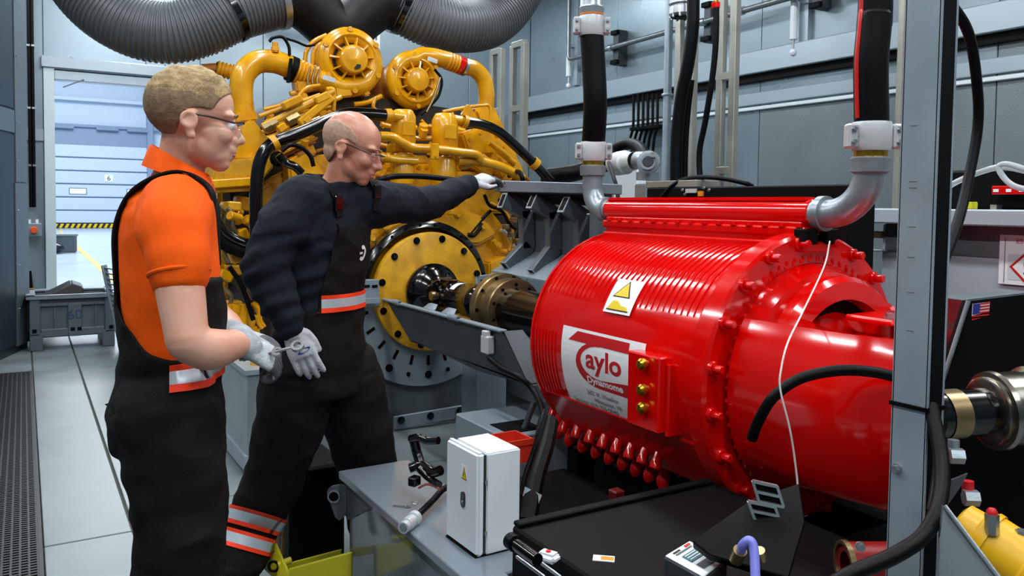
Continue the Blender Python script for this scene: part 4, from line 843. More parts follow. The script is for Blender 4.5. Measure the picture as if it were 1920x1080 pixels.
MB().lathe([(0, .010), (0, .022), (.006, .022), (.006, .010)], PY(817, 400, 4.735), ax, 20, close=True).build('plug_ring', m_yel, en)
# ---- turbochargers
def turbo(c, Y, R, out, capoff):
    c = PY(c[0], c[1], Y); Rm = R * .72; t = []
    rs = []; n = 40; th0 = math.radians(out[0])
    for i in range(n + 1):
        f = i / n; a = th0 + math.radians(330) * (1 - f); t.append(c + V((Rm * math.cos(a), 0, Rm * math.sin(a)))); rs.append(R * (.20 + .10 * f))
    end = [PY(u, v, Y) for u, v in out[1]]
    for e in end: t.append(e); rs.append(R * .30)
    vol = MB().tube(t, rs, 18).build('turbo_volute', m_yel, en)
    o = c + V((0, -R * .18, 0))
    MB().lathe([(-.02, 0), (-.02, R * .90), (.10, R * .86), (.16, R * .6), (.16, 0)], c + V((0, .06, 0)), (0, 1, 0), 48).build('turbo_backplate', m_yel, vol)
    MB().lathe([(-.02, R * .60), (R * .02, R * .64), (R * .08, R * .67), (R * .11, R * .72), (R * .08, R * .78), (0, R * .84)], o, ax, 48).build('inlet_rim', m_yel, vol)
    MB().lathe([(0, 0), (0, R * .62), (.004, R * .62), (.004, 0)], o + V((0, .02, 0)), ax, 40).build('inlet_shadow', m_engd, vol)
    MB().lathe([(-.02, 0), (-.02, R * .44), (R * .10, R * .42), (R * .24, R * .40), (R * .28, R * .36), (R * .29, R * .1), (R * .31, R * .05), (R * .31, 0)], o, ax, 40).build('turbo_cap', m_yel, vol)
    for k in range(11):
        a = math.radians(k * 360 / 11 + 10); d = V((math.cos(a), 0, math.sin(a))); q = V((-math.sin(a), 0, math.cos(a)))
        MB().prism([o + d * R * .38 + V((0, 0, 0)), o + d * R * .68, o + d * R * .66 + V((0, -R * .08, 0)), o + d * R * .38 + V((0, -R * .18, 0))], q * R * .045).build('rib', m_yel, vol)
    for k in range(6):
        a = math.radians(k * 60 + 35); p = c + V((R * .86 * math.cos(a), -R * .22, R * .86 * math.sin(a))); MB().cyl(p, p + V((0, -R * .07, 0)), R * .075, 12).build('boss', m_yel, vol)
    return vol
t1 = turbo((655, 115), 5.2, .232, (270, [(640, 163), (612, 156), (590, 148)]), 0)
t2 = turbo((775, 152), 5.2, .205, (90, [(790, 104), (815, 107), (838, 113)]), 0)
def nameplate(u, v, Y, w, h, tilt, par):
    p = PY(u, v, Y); R_ = Matrix.Rotation(tilt, 3, 'Y'); MB().box(p, (w, .006, h), M=R_).build('nameplate', m_alu, par, bevel=.002)
nameplate(617, 148, 5.10, .085, .032, .2, t1); nameplate(811, 113, 5.11, .075, .03, .2, t2)
def bellows(pa, pb, Y, r, n, name='bellows', m=m_clamp):
    a, b = PY(pa[0], pa[1], Y), PY(pb[0], pb[1], Y); d = b - a; prof = []
    L_ = d.length
    for i in range(n): prof += [(L_ * i / n, r * .88), (L_ * (i + .35) / n, r * 1.06), (L_ * (i + .65) / n, r * 1.06)]
    prof += [(L_, r * .88)]
    return MB().lathe(prof, a, d, 28).build(name, m, en)
def clampring(p, q, Y, r, m, name='clamp'):
    a, b = PY(p[0], p[1], Y), PY(q[0], q[1], Y); d = (b - a); return MB().lathe([(0, r * .92), (0, r), (d.length, r), (d.length, r * .92)], a, d, 28, close=True).build(name, m, en)
bellows((594, 149), (552, 132), 5.2, .078, 6); clampring((553, 132), (541, 127), 5.2, .082, m_blkmat)
for k in range(3): MB().tube([PY(578 + k * 9, 165, 5.1), PY(576 + k * 9, 148, 5.1), PY(582 + k * 9, 125, 5.12)], .006, 6).build('clamp_screw', m_bronze, en)
hose('clamp_screw', [PY(546, 110, 5.1), PY(543, 130, 5.1), PY(540, 155, 5.1)], .012, m_blkmat, en)
e1 = ehose('intake_elbow', [(546, 127), (515, 116), (482, 117), (458, 138), (452, 172), (456, 220)], 5.2, [.072] * 41, m_yel, 22)
bellows((836, 113), (864, 123), 5.2, .062, 5); clampring((857, 120), (866, 124), 5.2, .066, m_red, 'red_sleeve'); clampring((868, 124), (873, 126), 5.2, .068, m_steel)
ehose('intake_elbow', [(868, 124), (890, 130), (907, 150), (912, 180), (910, 215), (915, 245)], 5.2, .06, m_yel, 20)
eplate('elbow_bracket', [(888, 205), (925, 192), (948, 240), (968, 282), (915, 265)], 5.15, .12, m_yel, .02)
bellows((405, 128), (447, 138), 5.6, .05, 6); ehose('oil_pipe', [(380, 130), (405, 128)], 5.6, .035, m_orange_rust)
eplate('exhaust_casing', [(688, 175), (716, 128), (735, 120), (738, 200), (712, 215), (690, 205)], 5.35, .25, m_orange_rust, .02)
eplate('exhaust_casing', [(660, 180), (690, 175), (700, 215), (660, 215)], 5.3, .25, m_orange_rust, .02)
eplate('exhaust_casing', [(720, 195), (800, 200), (808, 225), (720, 225)], 5.3, .3, m_orange_rust, .02)
# ---- filters / canisters
for k, (xa, xb, yt, yb) in enumerate(((733, 779, 206, 272), (810, 857, 213, 278))):
    c = PY((xa + xb) / 2, yb, 4.72); r = (PY(xb, yb, 4.72) - PY(xa, yb, 4.72)).length / 2; h = PY((xa + xb) / 2, yt, 4.72).z - c.z
    fl_ = MB().lathe([(0, 0), (0, r), (h * .8, r), (h, r * .72), (h, 0)], c, (0, 0, 1), 8).build('filter_housing', m_yel, en, bevel=.006)
    MB().lathe([(0, 0), (0, r * .94), (.17, r * .94), (.19, r * .8), (.19, 0)], c + V((0, .01, -.24)), (0, 0, 1), 24).build('filter_base', m_yel, en)
    MB().box(c + V((0, -r * .95, h * .45)), (r * .9, .01, h * .4)).build('cover_plate', m_yel, fl_, bevel=.003)
    MB().box(c + V((0, .02, -.02)), (r * 1.9, r * 1.6, .05)).build('filter_flange', m_yel, en, bevel=.006)
ehose('coolant_pipe', [(712, 255), (735, 257), (755, 268), (775, 277), (810, 279), (860, 285), (893, 290), (902, 300)], 4.62, .028)
p = PY(815, 284, 4.59); MB().box(p, (.05, .03, .10)).build('pipe_clamp', m_yel, en, bevel=.004); bolt(p + V((0, -.015, -.03)), ax, .009, .01, m_yel, en)
ehose('coolant_pipe', [(712, 293), (740, 299), (782, 302)], 4.66, .026); clampring((722, 295), (728, 296), 4.66, .032, m_clamp)
ehose('coolant_pipe', [(858, 302), (890, 302), (925, 308), (955, 320), (978, 335)], 4.66, .030); clampring((898, 302), (905, 303), 4.66, .036, m_clamp)
ehose('coolant_pipe', [(895, 292), (888, 302), (875, 310), (862, 312)], 4.7, .024)
ehose('fuel_pipe', [(830, 210), (860, 204), (900, 198), (918, 200), (920, 225)], 5.0, .012); ehose('fuel_pipe', [(790, 225), (800, 235), (812, 236), (830, 222), (850, 212)], 5.0, .010)
ehose('fuel_pipe', [(705, 182), (700, 200), (712, 215), (720, 240)], 5.1, .012)
eplate('pipe_bracket', [(872, 200), (880, 195), (895, 220), (885, 230), (866, 215)], 4.98, .03, m_yel, .004)
ehose('sensor_wire', [(815, 130), (828, 150), (822, 180), (805, 200), (790, 215)], 5.08, .010, m_blk); ehose('sensor_wire', [(826, 145), (815, 180), (800, 210)], 5.06, .007, m_bronze)
# ---- right bank
for k, px in enumerate(([(866, 250), (905, 238), (932, 255), (930, 290), (880, 292)], [(905, 262), (945, 258), (968, 285), (985, 325), (930, 325), (905, 300)], [(935, 245), (955, 252), (972, 278), (950, 282)], [(720, 305), (735, 300), (735, 330), (720, 335)], [(776, 300), (812, 296), (812, 330), (776, 330)])):
    eplate('valve_cover', px, 4.85 + .04 * k, .35, m_yel, .015)
for u, v in ((880, 262), (900, 250), (922, 268), (945, 275), (960, 300), (935, 300), (890, 280), (915, 315), (785, 315), (800, 315), (728, 318), (755, 318)): bolt(PY(u, v, 4.82), ax, .012, .014, m_yel, en)
for (u, v, l_) in ((930, 275, 40), (945, 290, 35), (915, 300, 40), (960, 315, 30)):
    MB().tube([PY(u - 12, v - 8, 4.8), PY(u + l_ * .6, v + l_ * .5, 4.78)], .02, 10).build('injector_line', m_yel, en)
# wiring at the right of the gear housing
for k, (px, r, m) in enumerate((([(908, 365), (918, 385), (940, 395), (955, 420), (968, 430)], .012, m_blk), ([(920, 380), (950, 400), (962, 440), (955, 470)], .010, m_clamp), ([(935, 375), (960, 385), (975, 400)], .014, m_blk), ([(905, 420), (890, 440), (878, 440)], .014, m_blk), ([(925, 450), (940, 470), (965, 470)], .018, m_clamp), ([(880, 440), (905, 410), (920, 395)], .013, m_blk), ([(940, 430), (958, 448), (962, 462)], .016, m_alu), ([(960, 405), (975, 420), (972, 450), (978, 480)], .018, m_blkgloss))):
    ehose('wiring_loom', px, 4.70 + .01 * k, r, m, 8)
for u, v in ((845, 398), (963, 412), (958, 440), (948, 425), (968, 452)): MB().box(PY(u, v, 4.68), (.045, .04, .035), .4).build('sensor_plug', m_bronze if u > 900 else m_yel, en, bevel=.006)
eplate('mount_block', [(918, 492), (945, 480), (968, 488), (960, 515), (918, 522)], 4.70, .15, m_yel, .012)
# ---- left bank: aftercooler, fuel lines, linkage
eplate('aftercooler_side', [(432, 248), (474, 222), (506, 262), (470, 300), (420, 300)], 4.98, .6, m_yel, .012)
eplate('aftercooler_front', [(404, 300), (470, 296), (512, 268), (515, 312), (478, 352), (395, 352)], 4.92, .5, m_yeld, .012)
eplate('aftercooler_top', [(440, 212), (480, 206), (486, 226), (440, 232)], 5.1, .5, m_yel, .012)
MB().bar(PY(392, 346, 4.88), PY(478, 340, 4.88), .05, .05).build('aftercooler_rail', m_yel, en, bevel=.006)
for k in range(9): bolt(PY(396 + k * 9.5, 336 - k * .6, 4.88), (0, 0, 1), .010, .012, m_yel, en)
MB().bar(PY(392, 356, 4.90), PY(478, 352, 4.90), .03, .04).build('aftercooler_rail', m_yeld, en, bevel=.006)
for k, (a, b, r) in enumerate((((492, 238), (625, 172), .022), ((500, 248), (640, 182), .014), ((486, 218), (600, 178), .014), ((510, 262), (600, 222), .018), ((540, 215), (625, 200), .012), ((495, 205), (560, 190), .012), ((560, 245), (612, 238), .014))):
    MB().tube([PY(a[0], a[1], 4.95 + .03 * k), PY(b[0], b[1], 4.95 + .03 * k)], r, 10).build('fuel_line', m_yel if k % 2 else m_yeld, en)
for k, (a, b, w2) in enumerate((((560, 232), (622, 182), .05), ((530, 200), (565, 184), .06), ((590, 190), (615, 178), .06), ((570, 222), (580, 232), .07), ((520, 245), (535, 235), .06))):
    MB().bar(PY(a[0], a[1], 4.93), PY(b[0], b[1], 4.93), w2, .05).build('linkage_block', m_yel, en, bevel=.008)
for u, v in ((513, 232), (500, 238), (545, 224), (554, 220)): MB().cyl(PY(u - 6, v + 4, 4.94), PY(u + 6, v - 3, 4.94), .028, 6).build('union_nut', m_bronze, en)
ehose('breather_pipe', [(612, 168), (624, 168), (626, 185), (625, 208)], 4.95, .015); ehose('breather_pipe', [(560, 180), (575, 165), (600, 160)], 5.0, .012)
for k in range(2): ehose('oil_pipe', [(572 + k * 14, 122), (574 + k * 14, 98), (588 + k * 10, 78 + k * 6), (612, 66 + k * 12)], 5.3, .015)
MB().prism([PY(u, v, 5.086) for u, v in ((664, 128), (670, 120), (677, 121), (676, 127), (668, 130))], (0, .002, 0)).build('dark_chip', m_stkblk, t1, smooth=0)
ehose('sensor_wire', [(505, 78), (512, 71), (530, 70), (541, 86), (543, 104)], 5.15, .010, m_blk); ehose('sensor_wire', [(535, 72), (555, 78), (575, 86), (590, 84)], 5.2, .008, m_blk)
MB().cyl(PY(516, 98, 5.15), PY(516, 80, 5.15), .02, 10).build('pressure_sensor', m_clamp, en); MB().box(PY(516, 92, 5.15), (.045, .04, .03)).build('sensor_block', m_clamp, en, bevel=.004)
eplate('cover_plate', [(480, 360), (520, 330), (600, 290), (640, 285), (690, 320), (690, 400), (640, 500), (500, 560), (482, 480)], 5.1, .3, m_yeld, .02)
eplate('cover_plate', [(540, 300), (580, 280), (610, 330), (580, 380), (545, 360)], 4.95, .15, m_yel, .015)
bolt(PY(520, 298, 4.88), ax, .035, .03, m_blkmat, en, 'oil_plug')
# cluttered lower left side
random.seed(11)
for k in range(34):
    u = 404 + random.random() * 76; v = 372 + random.random() * 240; Y = 4.78 + random.random() * .25; s_ = .022 + random.random() * .03
    if k % 3 == 0: MB().box(PY(u, v, Y), (s_ * 2.2, .09, s_ * 1.6), M=Matrix.Rotation(random.random() - .5, 3, 'Y')).build('casting_block', m_yel if k % 2 else m_yeld, en, bevel=.008)
    elif k % 3 == 1:
        a = random.random() * 1.2 + .2; MB().cyl(PY(u, v, Y), PY(u - 22 * math.cos(a), v - 22 * math.sin(a), Y - .05), s_ * .7, 10).build('injector_stub', m_yel, en, bevel=.004)
    else: ehose('fuel_line', [(u, v), (u + 12, v + 14), (u + 10, v + 34), (u + 18, v + 48)], Y - .05, .012, m_yel if k % 2 else m_bronze, 8)
ehose('lower_hose', [(402, 395), (412, 425), (440, 448), (482, 462)], 4.72, .028, m_blkgloss); ehose('lower_hose', [(405, 440), (430, 462), (480, 480)], 4.74, .04, m_blkmat)
ehose('lower_hose', [(430, 500), (450, 530), (462, 560), (475, 600)], 4.70, .014, m_blk)
for k in range(3): MB().tube([PY(420 + 16 * k, 615, 4.75), PY(428 + 16 * k, 570, 4.75)], .03, 10).build('pump_stub', m_yel, en)
eplate('sump_rail', [(432, 620), (488, 612), (490, 650), (436, 655)], 4.75, .4, m_yel, .015)
# pipes, brackets and bolts crowded behind the filters and along the left bank
random.seed(23)
def clutter(u0, u1, v0, v1, n, Y0, Y1, slant):
    for k in range(n):
        u, v, Y = random.uniform(u0, u1), random.uniform(v0, v1), random.uniform(Y0, Y1); m = random.choice((m_yel, m_yel, m_yeld, m_orange_rust)); q = random.random()
        if q < .35: MB().box(PY(u, v, Y), (random.uniform(.05, .12), .10, random.uniform(.05, .10)), M=Matrix.Rotation(slant + random.uniform(-.2, .2), 3, 'Y')).build('casting_block', m, en, bevel=.010, seg=2)
        elif q < .6: l_ = random.uniform(25, 50); ehose('fuel_line', [(u - l_ * math.cos(slant), v - l_ * math.sin(slant)), (u, v + 4), (u + l_ * math.cos(slant), v + l_ * math.sin(slant))], Y - .04, random.uniform(.010, .018), m, 8, k=4)
        elif q < .8: MB().cyl(PY(u, v, Y), PY(u + 4, v - 16, Y - .03), random.uniform(.022, .035), 12).build('union_stub', m, en, bevel=.005)
        else: bolt(PY(u, v, Y - .03), ax, .018, .02, m_yel, en)
clutter(700, 900, 225, 335, 34, 4.95, 5.2, .1); clutter(500, 620, 185, 300, 26, 5.0, 5.22, -.45); clutter(880, 975, 260, 345, 18, 4.88, 5.05, .7); clutter(560, 700, 160, 215, 12, 5.1, 5.24, -.3); clutter(660, 760, 335, 400, 10, 4.8, 4.9, 0)
for k in range(5):
    y = 5.45 + k * .46; cv = MB().bx(1.02, 1.14, y, y + .40, .72, 1.22).build('access_cover', m_yel, en, bevel=.02, seg=2)
    for dy in (.05, .35):
        for z in (.78, 1.16): bolt((1.02, y + dy, z), (-1, 0, 0), .014, .016, m_yeld, cv)
    MB().bx(1.08, 1.3, y + .02, y + .38, 1.3, 1.52).build('rocker_box', m_yel, en, bevel=.025, seg=2)
# large black coolant hoses with clamps
def bighose(px, Y, r, label):
    h = thing('coolant_hose', label, 'hose', PY(px[0][0], px[0][1], Y)); hose('hose_body', [PY(u, v, Y) for u, v in px], r, m_blkgloss, h, 8, 18); return h
h1 = bighose([(722, 217), (690, 214), (650, 214), (615, 226), (580, 242), (540, 258), (508, 271), (490, 296), (482, 335), (480, 400), (482, 470), (488, 540)], 4.66, .037, 'thick black coolant hose bending down in front of the left engine bank')
h2 = bighose([(872, 228), (905, 234), (935, 247), (965, 272), (1000, 305), (1034, 342)], 4.66, .034, 'thick black coolant hose slanting down on the right engine bank')
def hclamp(p, q, Y, r, par, m=m_clamp): a, b = PY(p[0], p[1], Y), PY(q[0], q[1], Y); MB().lathe([(0, r * .9), (0, r), ((b - a).length, r), ((b - a).length, r * .9)], a, b - a, 24, close=True).build('clamp', m, par)
hclamp((722, 217), (733, 217), 4.66, .043, h1); hclamp((519, 266), (509, 271), 4.66, .045, h1); hclamp((868, 227), (875, 229), 4.66, .042, h2); hclamp((998, 303), (1006, 310), 4.66, .043, h2)
ehose('hose_stub', [(735, 217), (760, 220)], 4.68, .034); ehose('hose_stub', [(850, 224), (870, 228)], 4.68, .032)
tag(ehose('engine_cable', [(686, 352), (705, 340), (740, 331), (790, 331), (840, 336), (880, 344), (905, 352)], 4.5, .016, m_blk, parent=None) if False else hose('engine_cable', [V((p_.x, p_.y + (.38 if p_.z < PY(690, 350, 4.45).z else 0), p_.z)) for p_ in [PY(u, v, 4.45) for u, v in ((680, 362), (705, 340), (740, 331), (790, 331), (840, 336), (880, 344), (900, 362))]], .017, m_blk), 'black cable looping across the front of the engine below the pipes', 'cable')
tag(hose('engine_cable', [PY(u, v, 4.6) for u, v in ((528, 283), (545, 272), (566, 277), (582, 293), (588, 312))], .013, m_blk), 'small black cable loop beside the bald person on the left engine bank', 'cable')
tag(hose('engine_cable', [PY(u, v, 4.58) for u, v in ((522, 290), (535, 305), (552, 312), (566, 325))], .024, m_blkgloss), 'thick short black cable below the cable loop on the left engine bank', 'cable')
tag(hose('engine_cable', [PY(u, v, y_) for u, v, y_ in ((955, 330, 4.8), (972, 322, 4.6), (980, 340, 4.55), (968, 360, 4.85))], .016, m_blk), 'short black cable end by the reaching glove at the right engine bank', 'cable')
# ================================================================== engine skid and front stand
sk = thing('engine_skid', 'grey steel skid and front stand carrying the yellow engine', 'stand', (2.1, 5.5, 0))
m_skid = mat('skid_grey_gloss', '#8d999c', .22, .35, var=.1, vscale=3)
MB().bx(.97, 1.35, 4.2, 8.2, .06, .52).build('side_rail', m_skid, sk, bevel=.006); MB().bx(.955, .985, 4.2, 8.2, .02, .10).build('bottom_lip', m_galv, sk); MB().bx(.955, 1.37, 4.19, 8.2, .52, .545).build('top_lip', m_galv, sk)
MB().bx(2.95, 3.3, 4.2, 8.2, .06, .52).build('side_rail', m_skid, sk, bevel=.006); MB().bx(1.35, 2.95, 4.9, 8.0, .2, .5).build('deck', m_greyd, sk)
for k, (u, v) in enumerate(((446, 680), (459, 688), (472, 694), (486, 700))):
    p = PX(u, v, 1.06); p.z = .545; MB().lathe([(0, .0), (0, .045), (.06, .045), (.075, .03), (.075, 0)], p, (0, 0, 1), 18).build('rail_cap', m_yel, sk)
MB().lathe([(0, .36), (0, .60), (.03, .60), (.03, .36)], V((AXX, 4.645, AXZ)), ax, 64, ang=(184, 356), close=True).build('half_plate', m_grey, sk)
for k in range(11):
    a = math.radians(196 + k * 15); d = V((math.cos(a), 0, math.sin(a))); q = V((-d.z, 0, d.x)); p = V((AXX, 4.614, AXZ)) + d * .44
    MB().box(p, (.02, .004, .06), M=Matrix((q, V((0, 1, 0)), d)).transposed()).build('slot', m_blkmat, sk, bevel=.0)
    p2 = V((AXX, 4.614, AXZ)) + d * .53; bolt(p2, ax, .018 if k % 2 else .010, .014, m_blkmat, sk)
for s_, px in ((0, [(678, 524), (711, 524), (712, 575), (678, 575)]), (1, [(893, 518), (935, 512), (935, 548), (893, 552)])):
    b_ = MB().prism([PY(u, v, 4.55) for u, v in px], (0, .02, 0)).build('side_bracket', m_grey, sk, bevel=.004)
    for dx, dy in ((.3, .25), (.75, .25)): q = PY(px[0][0] + (px[1][0] - px[0][0]) * dx, px[0][1] + (px[3][1] - px[0][1]) * dy, 4.548); MB().box(q, (.035, .004, .016)).build('slot', m_blkmat, b_)
    MB().bar(PY(px[0][0] - 10, px[2][1] - 10, 4.52), PY(px[1][0], px[2][1] - 12, 4.52), .03, .03).build('bracket_rail', m_galv, b_)
MB().prism([PY(u, v, 4.66) for u, v in ((700, 600), (706, 720), (728, 900), (884, 900), (884, 600))], (0, .03, 0)).build('front_panel', m_greyd, sk)
MB().bar(PY(738, 793, 4.60), PY(872, 770, 4.60), .08, .02, V((0, 1, 0))).build('bolt_strip', m_grey, sk, bevel=.003)
for u, v in ((752, 788), (807, 780), (862, 770)): bolt(PY(u, v, 4.58), ax, .018, .016, m_blkgloss, sk)
pz = PY(910, 760, 4.2); MB().bx(pz.x - .10, pz.x + .10, 4.12, 4.32, 0, PY(910, 665, 4.2).z).build('front_post', m_galv, sk, bevel=.006)
MB().prism([PY(u, v, 4.4) for u, v in ((706, 716), (712, 720), (722, 800), (716, 800))], (0, .2, 0)).build('edge_strip', m_galv, sk)
# ================================================================== swung-back tubular guard frame
gf = thing('guard_frame', 'swung-open grey square-tube guard frame between engine and dynamometer', 'guard', (2.5, 3.8, 0))
def ctube(pts, Y):
    P = [PY(u, v, Y) for u, v in pts]
    for a, b in zip(P[:-1], P[1:]): d = (b - a).normalized(); MB().bar(a - d * .012, b + d * .012, .085, .05, V((0, 1, 0))).build('square_tube', m_greyd, gf, bevel=.005)
    for e, nx in ((P[0], P[1]), (P[-1], P[-2])):
        d = (e - nx).normalized(); MB().bar(e + d * .008, e + d * .0135, .092, .056, V((0, 1, 0))).build('tube_rim', m_galv, gf); MB().bar(e + d * .012, e + d * .0145, .072, .038, V((0, 1, 0))).build('tube_opening', m_blkmat, gf); 
        fr = MB()
    return P
PA = ctube([(945, 377), (986, 398), (988, 462), (952, 500)], 4.0); PB = ctube([(1000, 378), (1036, 400), (1038, 466), (1004, 512)], 3.73)
PC = ctube([(1060, 385), (1090, 405), (1092, 474), (1062, 520)], 3.45)
MB().prism([PA[1] + V((.05, .1, .03)), PC[1] + V((.05, -.3, .03)), PC[2] + V((.05, -.3, -.05)), PA[2] + V((.05, .1, -.05))], (.01, 0, 0)).build('back_sheet', m_greyd, gf)
MB().prism([PA[2] + V((.05, .1, -.03)), PC[2] + V((.05, -.3, -.03)), PC[3] + V((-.05, -.3, -.03)), PA[3] + V((-.05, .1, -.03))], (0, 0, -.008)).build('lower_sheet', m_grey, gf)
MB().prism([PA[0] + V((0, .05, .05)), PC[0] + V((0, -.3, .05)), PC[1] + V((.04, -.3, .05)), PA[1] + V((.04, .05, .05))], (0, 0, .008)).build('upper_sheet', m_blkmat, gf)
for y in (4.05, 3.3): MB().bx(2.75, 2.83, y - .04, y + .04, 0, 1.45).build('frame_post', m_greyd, gf, bevel=.004)
cb = thing('cross_beam', 'grey steel cross beam under the reaching gloved hand', 'beam', (2.45, 3.15, 0))
a, b = PY(932, 349, 3.12), PY(1162, 349, 3.12); b.z = a.z
MB().bar(a, b, .05, .042, V((0, 1, 0))).build('beam', m_grey, cb, bevel=.003)
MB().bx(b.x - .10, b.x - .02, 3.15, 3.23, 0, a.z - .02).build('beam_post', m_greyd, cb, bevel=.004)
MB().lathe([(0, .005), (0, .011), (.004, .011), (.004, .005)], a + V((.02, -.026, .012)), (0, -1, 0), 14, close=True).build('beam_ring', m_steel, cb)
# ================================================================== people
m_skin = mat('skin', '#e2ae96', .45, hex2='#d4977c', vscale=9, bump=.03, bscale=120)
m_skin2 = mat('skin_ruddy', '#d39a80', .4, hex2='#bd7c64', vscale=10, bump=.04, bscale=110)
for m_ in (m_skin, m_skin2):
    b_ = m_.node_tree.nodes['Principled BSDF']; b_.inputs['Subsurface Weight'].default_value = .12; b_.inputs['Subsurface Radius'].default_value = (.012, .005, .003); b_.inputs['Subsurface Scale'].default_value = .6
m_orange = mat('orange_polo_cloth', '#f85c04', .8, bump=.12, bscale=260, var=.04, vscale=5, spec=.2)
m_trous = mat('black_work_cloth', '#14110f', .75, bump=.25, bscale=300, var=.25, vscale=7, spec=.15)
m_sweat = mat('navy_sweat_cloth', '#111722', .8, bump=.3, bscale=260, var=.25, vscale=8, spec=.2)
m_hv = mat('hi_vis_orange', '#ff3d10', .6); m_refl = mat('reflective_tape', '#b9c7cf', .35, .2)
m_glove = mat('grey_work_glove', '#c9ced2', .75, hex2='#9ba3a9', vscale=22, bump=.3, bscale=220)
m_gdark = mat('glove_dark_coating', '#4a4f55', .6)
m_hair = mat('blond_hair', '#b79a66', .6, hex2='#8a7048', vscale=40, bump=.5, bscale=260, stretch=(1, 1, .5))
m_stub = mat('grey_stubble', '#c09a80', .6, hex2='#a3846e', vscale=90, bump=.2, bscale=300)
m_frame = mat('glasses_frame', '#3a2018', .3); m_boot = mat('black_boot', '#151515', .4)
m_brow = mat('brow_hair', '#8a6a44', .7); m_lip = mat('lip_skin', '#c07a6c', .4)
UP = V((0, 0, 1))
def ell(mb, c, F, L, a, b, h):    # ellipsoid with axes along facing, lateral, up
    return mb.sphere(c, (a, b, h), 18, Matrix((F, L, F.cross(L))).transposed())
def loft(mb, secs, n=22):
    """secs: (centre, axis1, r1, axis2, r2); closed with shrunken end rings"""
    S_ = [secs[0][:1] + (secs[0][1], secs[0][2] * .5, secs[0][3], secs[0][4] * .5)] + list(secs) + [secs[-1][:1] + (secs[-1][1], secs[-1][2] * .5, secs[-1][3], secs[-1][4] * .5)]
    vs = [c + a * (ra * math.cos(2 * math.pi * j / n)) + b * (rb * math.sin(2 * math.pi * j / n)) for c, a, ra, b, rb in S_ for j in range(n)]
    k = len(S_)
    return mb.add(vs, [(i * n + j, i * n + (j + 1) % n, (i + 1) * n + (j + 1) % n, (i + 1) * n + j) for i in range(k - 1) for j in range(n)] + [tuple(range(n - 1, -1, -1)), tuple((k - 1) * n + j for j in range(n))])
def limb(mb, pts, rs, n=18, k=6):
    P = spline(pts, k); R_ = []
    for i in range(len(pts) - 1):
        for j in range(k): t = j / k; t = t * t * (3 - 2 * t); R_.append(rs[i] * (1 - t) + rs[i + 1] * t)
    R_.append(rs[-1]); mb.tube(P, R_, n)
    mb.sphere(P[0], rs[0] * .98, 14); mb.sphere(P[-1], rs[-1] * .98, 14)
    return mb
def blob(name, mb, m, parent, voxel, smooth=6, disp=None, keep=None, solid=0.0, fac=.5, dark=None, dark2=None):
    me = bpy.data.meshes.new(name); me.from_pydata(mb.v, [], mb.f)
    bm = bmesh.new(); bm.from_mesh(me); bmesh.ops.remove_doubles(bm, verts=bm.verts, dist=1e-6); bmesh.ops.recalc_face_normals(bm, faces=bm.faces); bm.to_mesh(me); bm.free()
    o = bpy.data.objects.new(name, me); col.objects.link(o)
    r = o.modifiers.new('r', 'REMESH'); r.mode = 'VOXEL'; r.voxel_size = voxel; r.adaptivity = 0
    s = o.modifiers.new('s', 'SMOOTH'); s.factor = fac; s.iterations = smooth
    dg = bpy.context.evaluated_depsgraph_get(); out = bpy.data.meshes.new_from_object(o.evaluated_get(dg))
    bpy.data.objects.remove(o); bpy.data.meshes.remove(me)
    if disp:
        no = [v.normal.copy() for v in out.vertices]
        for v, nn in zip(out.vertices, no): v.co += nn * disp(v.co, nn)
    if keep:
        bm = bmesh.new(); bm.from_mesh(out)
        dl = [f for f in bm.faces if not keep(f.calc_center_median())]; bmesh.ops.delete(bm, geom=dl, context='FACES')
        for it in range(14):
            bv = {v: [e.other_vert(v).co.copy() for e in v.link_edges if e.is_boundary] for v in bm.verts if v.is_boundary}
            for v, ns in bv.items():
                if len(ns) == 2: v.co = v.co * .4 + (ns[0] + ns[1]) * .3
        if solid:
            bmesh.ops.solidify(bm, geom=bm.faces[:], thickness=solid)
        bm.to_mesh(out); bm.free()
    for p in out.polygons: p.use_smooth = True
    out.materials.clear(); out.name = name
    if dark:
        out.materials.append(m); out.materials.append(dark2 or m_gdark)
        for p in out.polygons:
            if dark(p.center): p.material_index = 1
    return obj(name, out, m, parent)
def folds(amp, sx, sy, sz, seed=0):
    def f(p, n): 
        q = V((p.x * sx + seed, p.y * sy, p.z * sz)); a = noise.noise(q); b = noise.noise(q * 2.3 + V((5, 2, 1)))
        return amp * (1 - abs(a) * 2.2) * .6 + amp * .5 * b
    return f
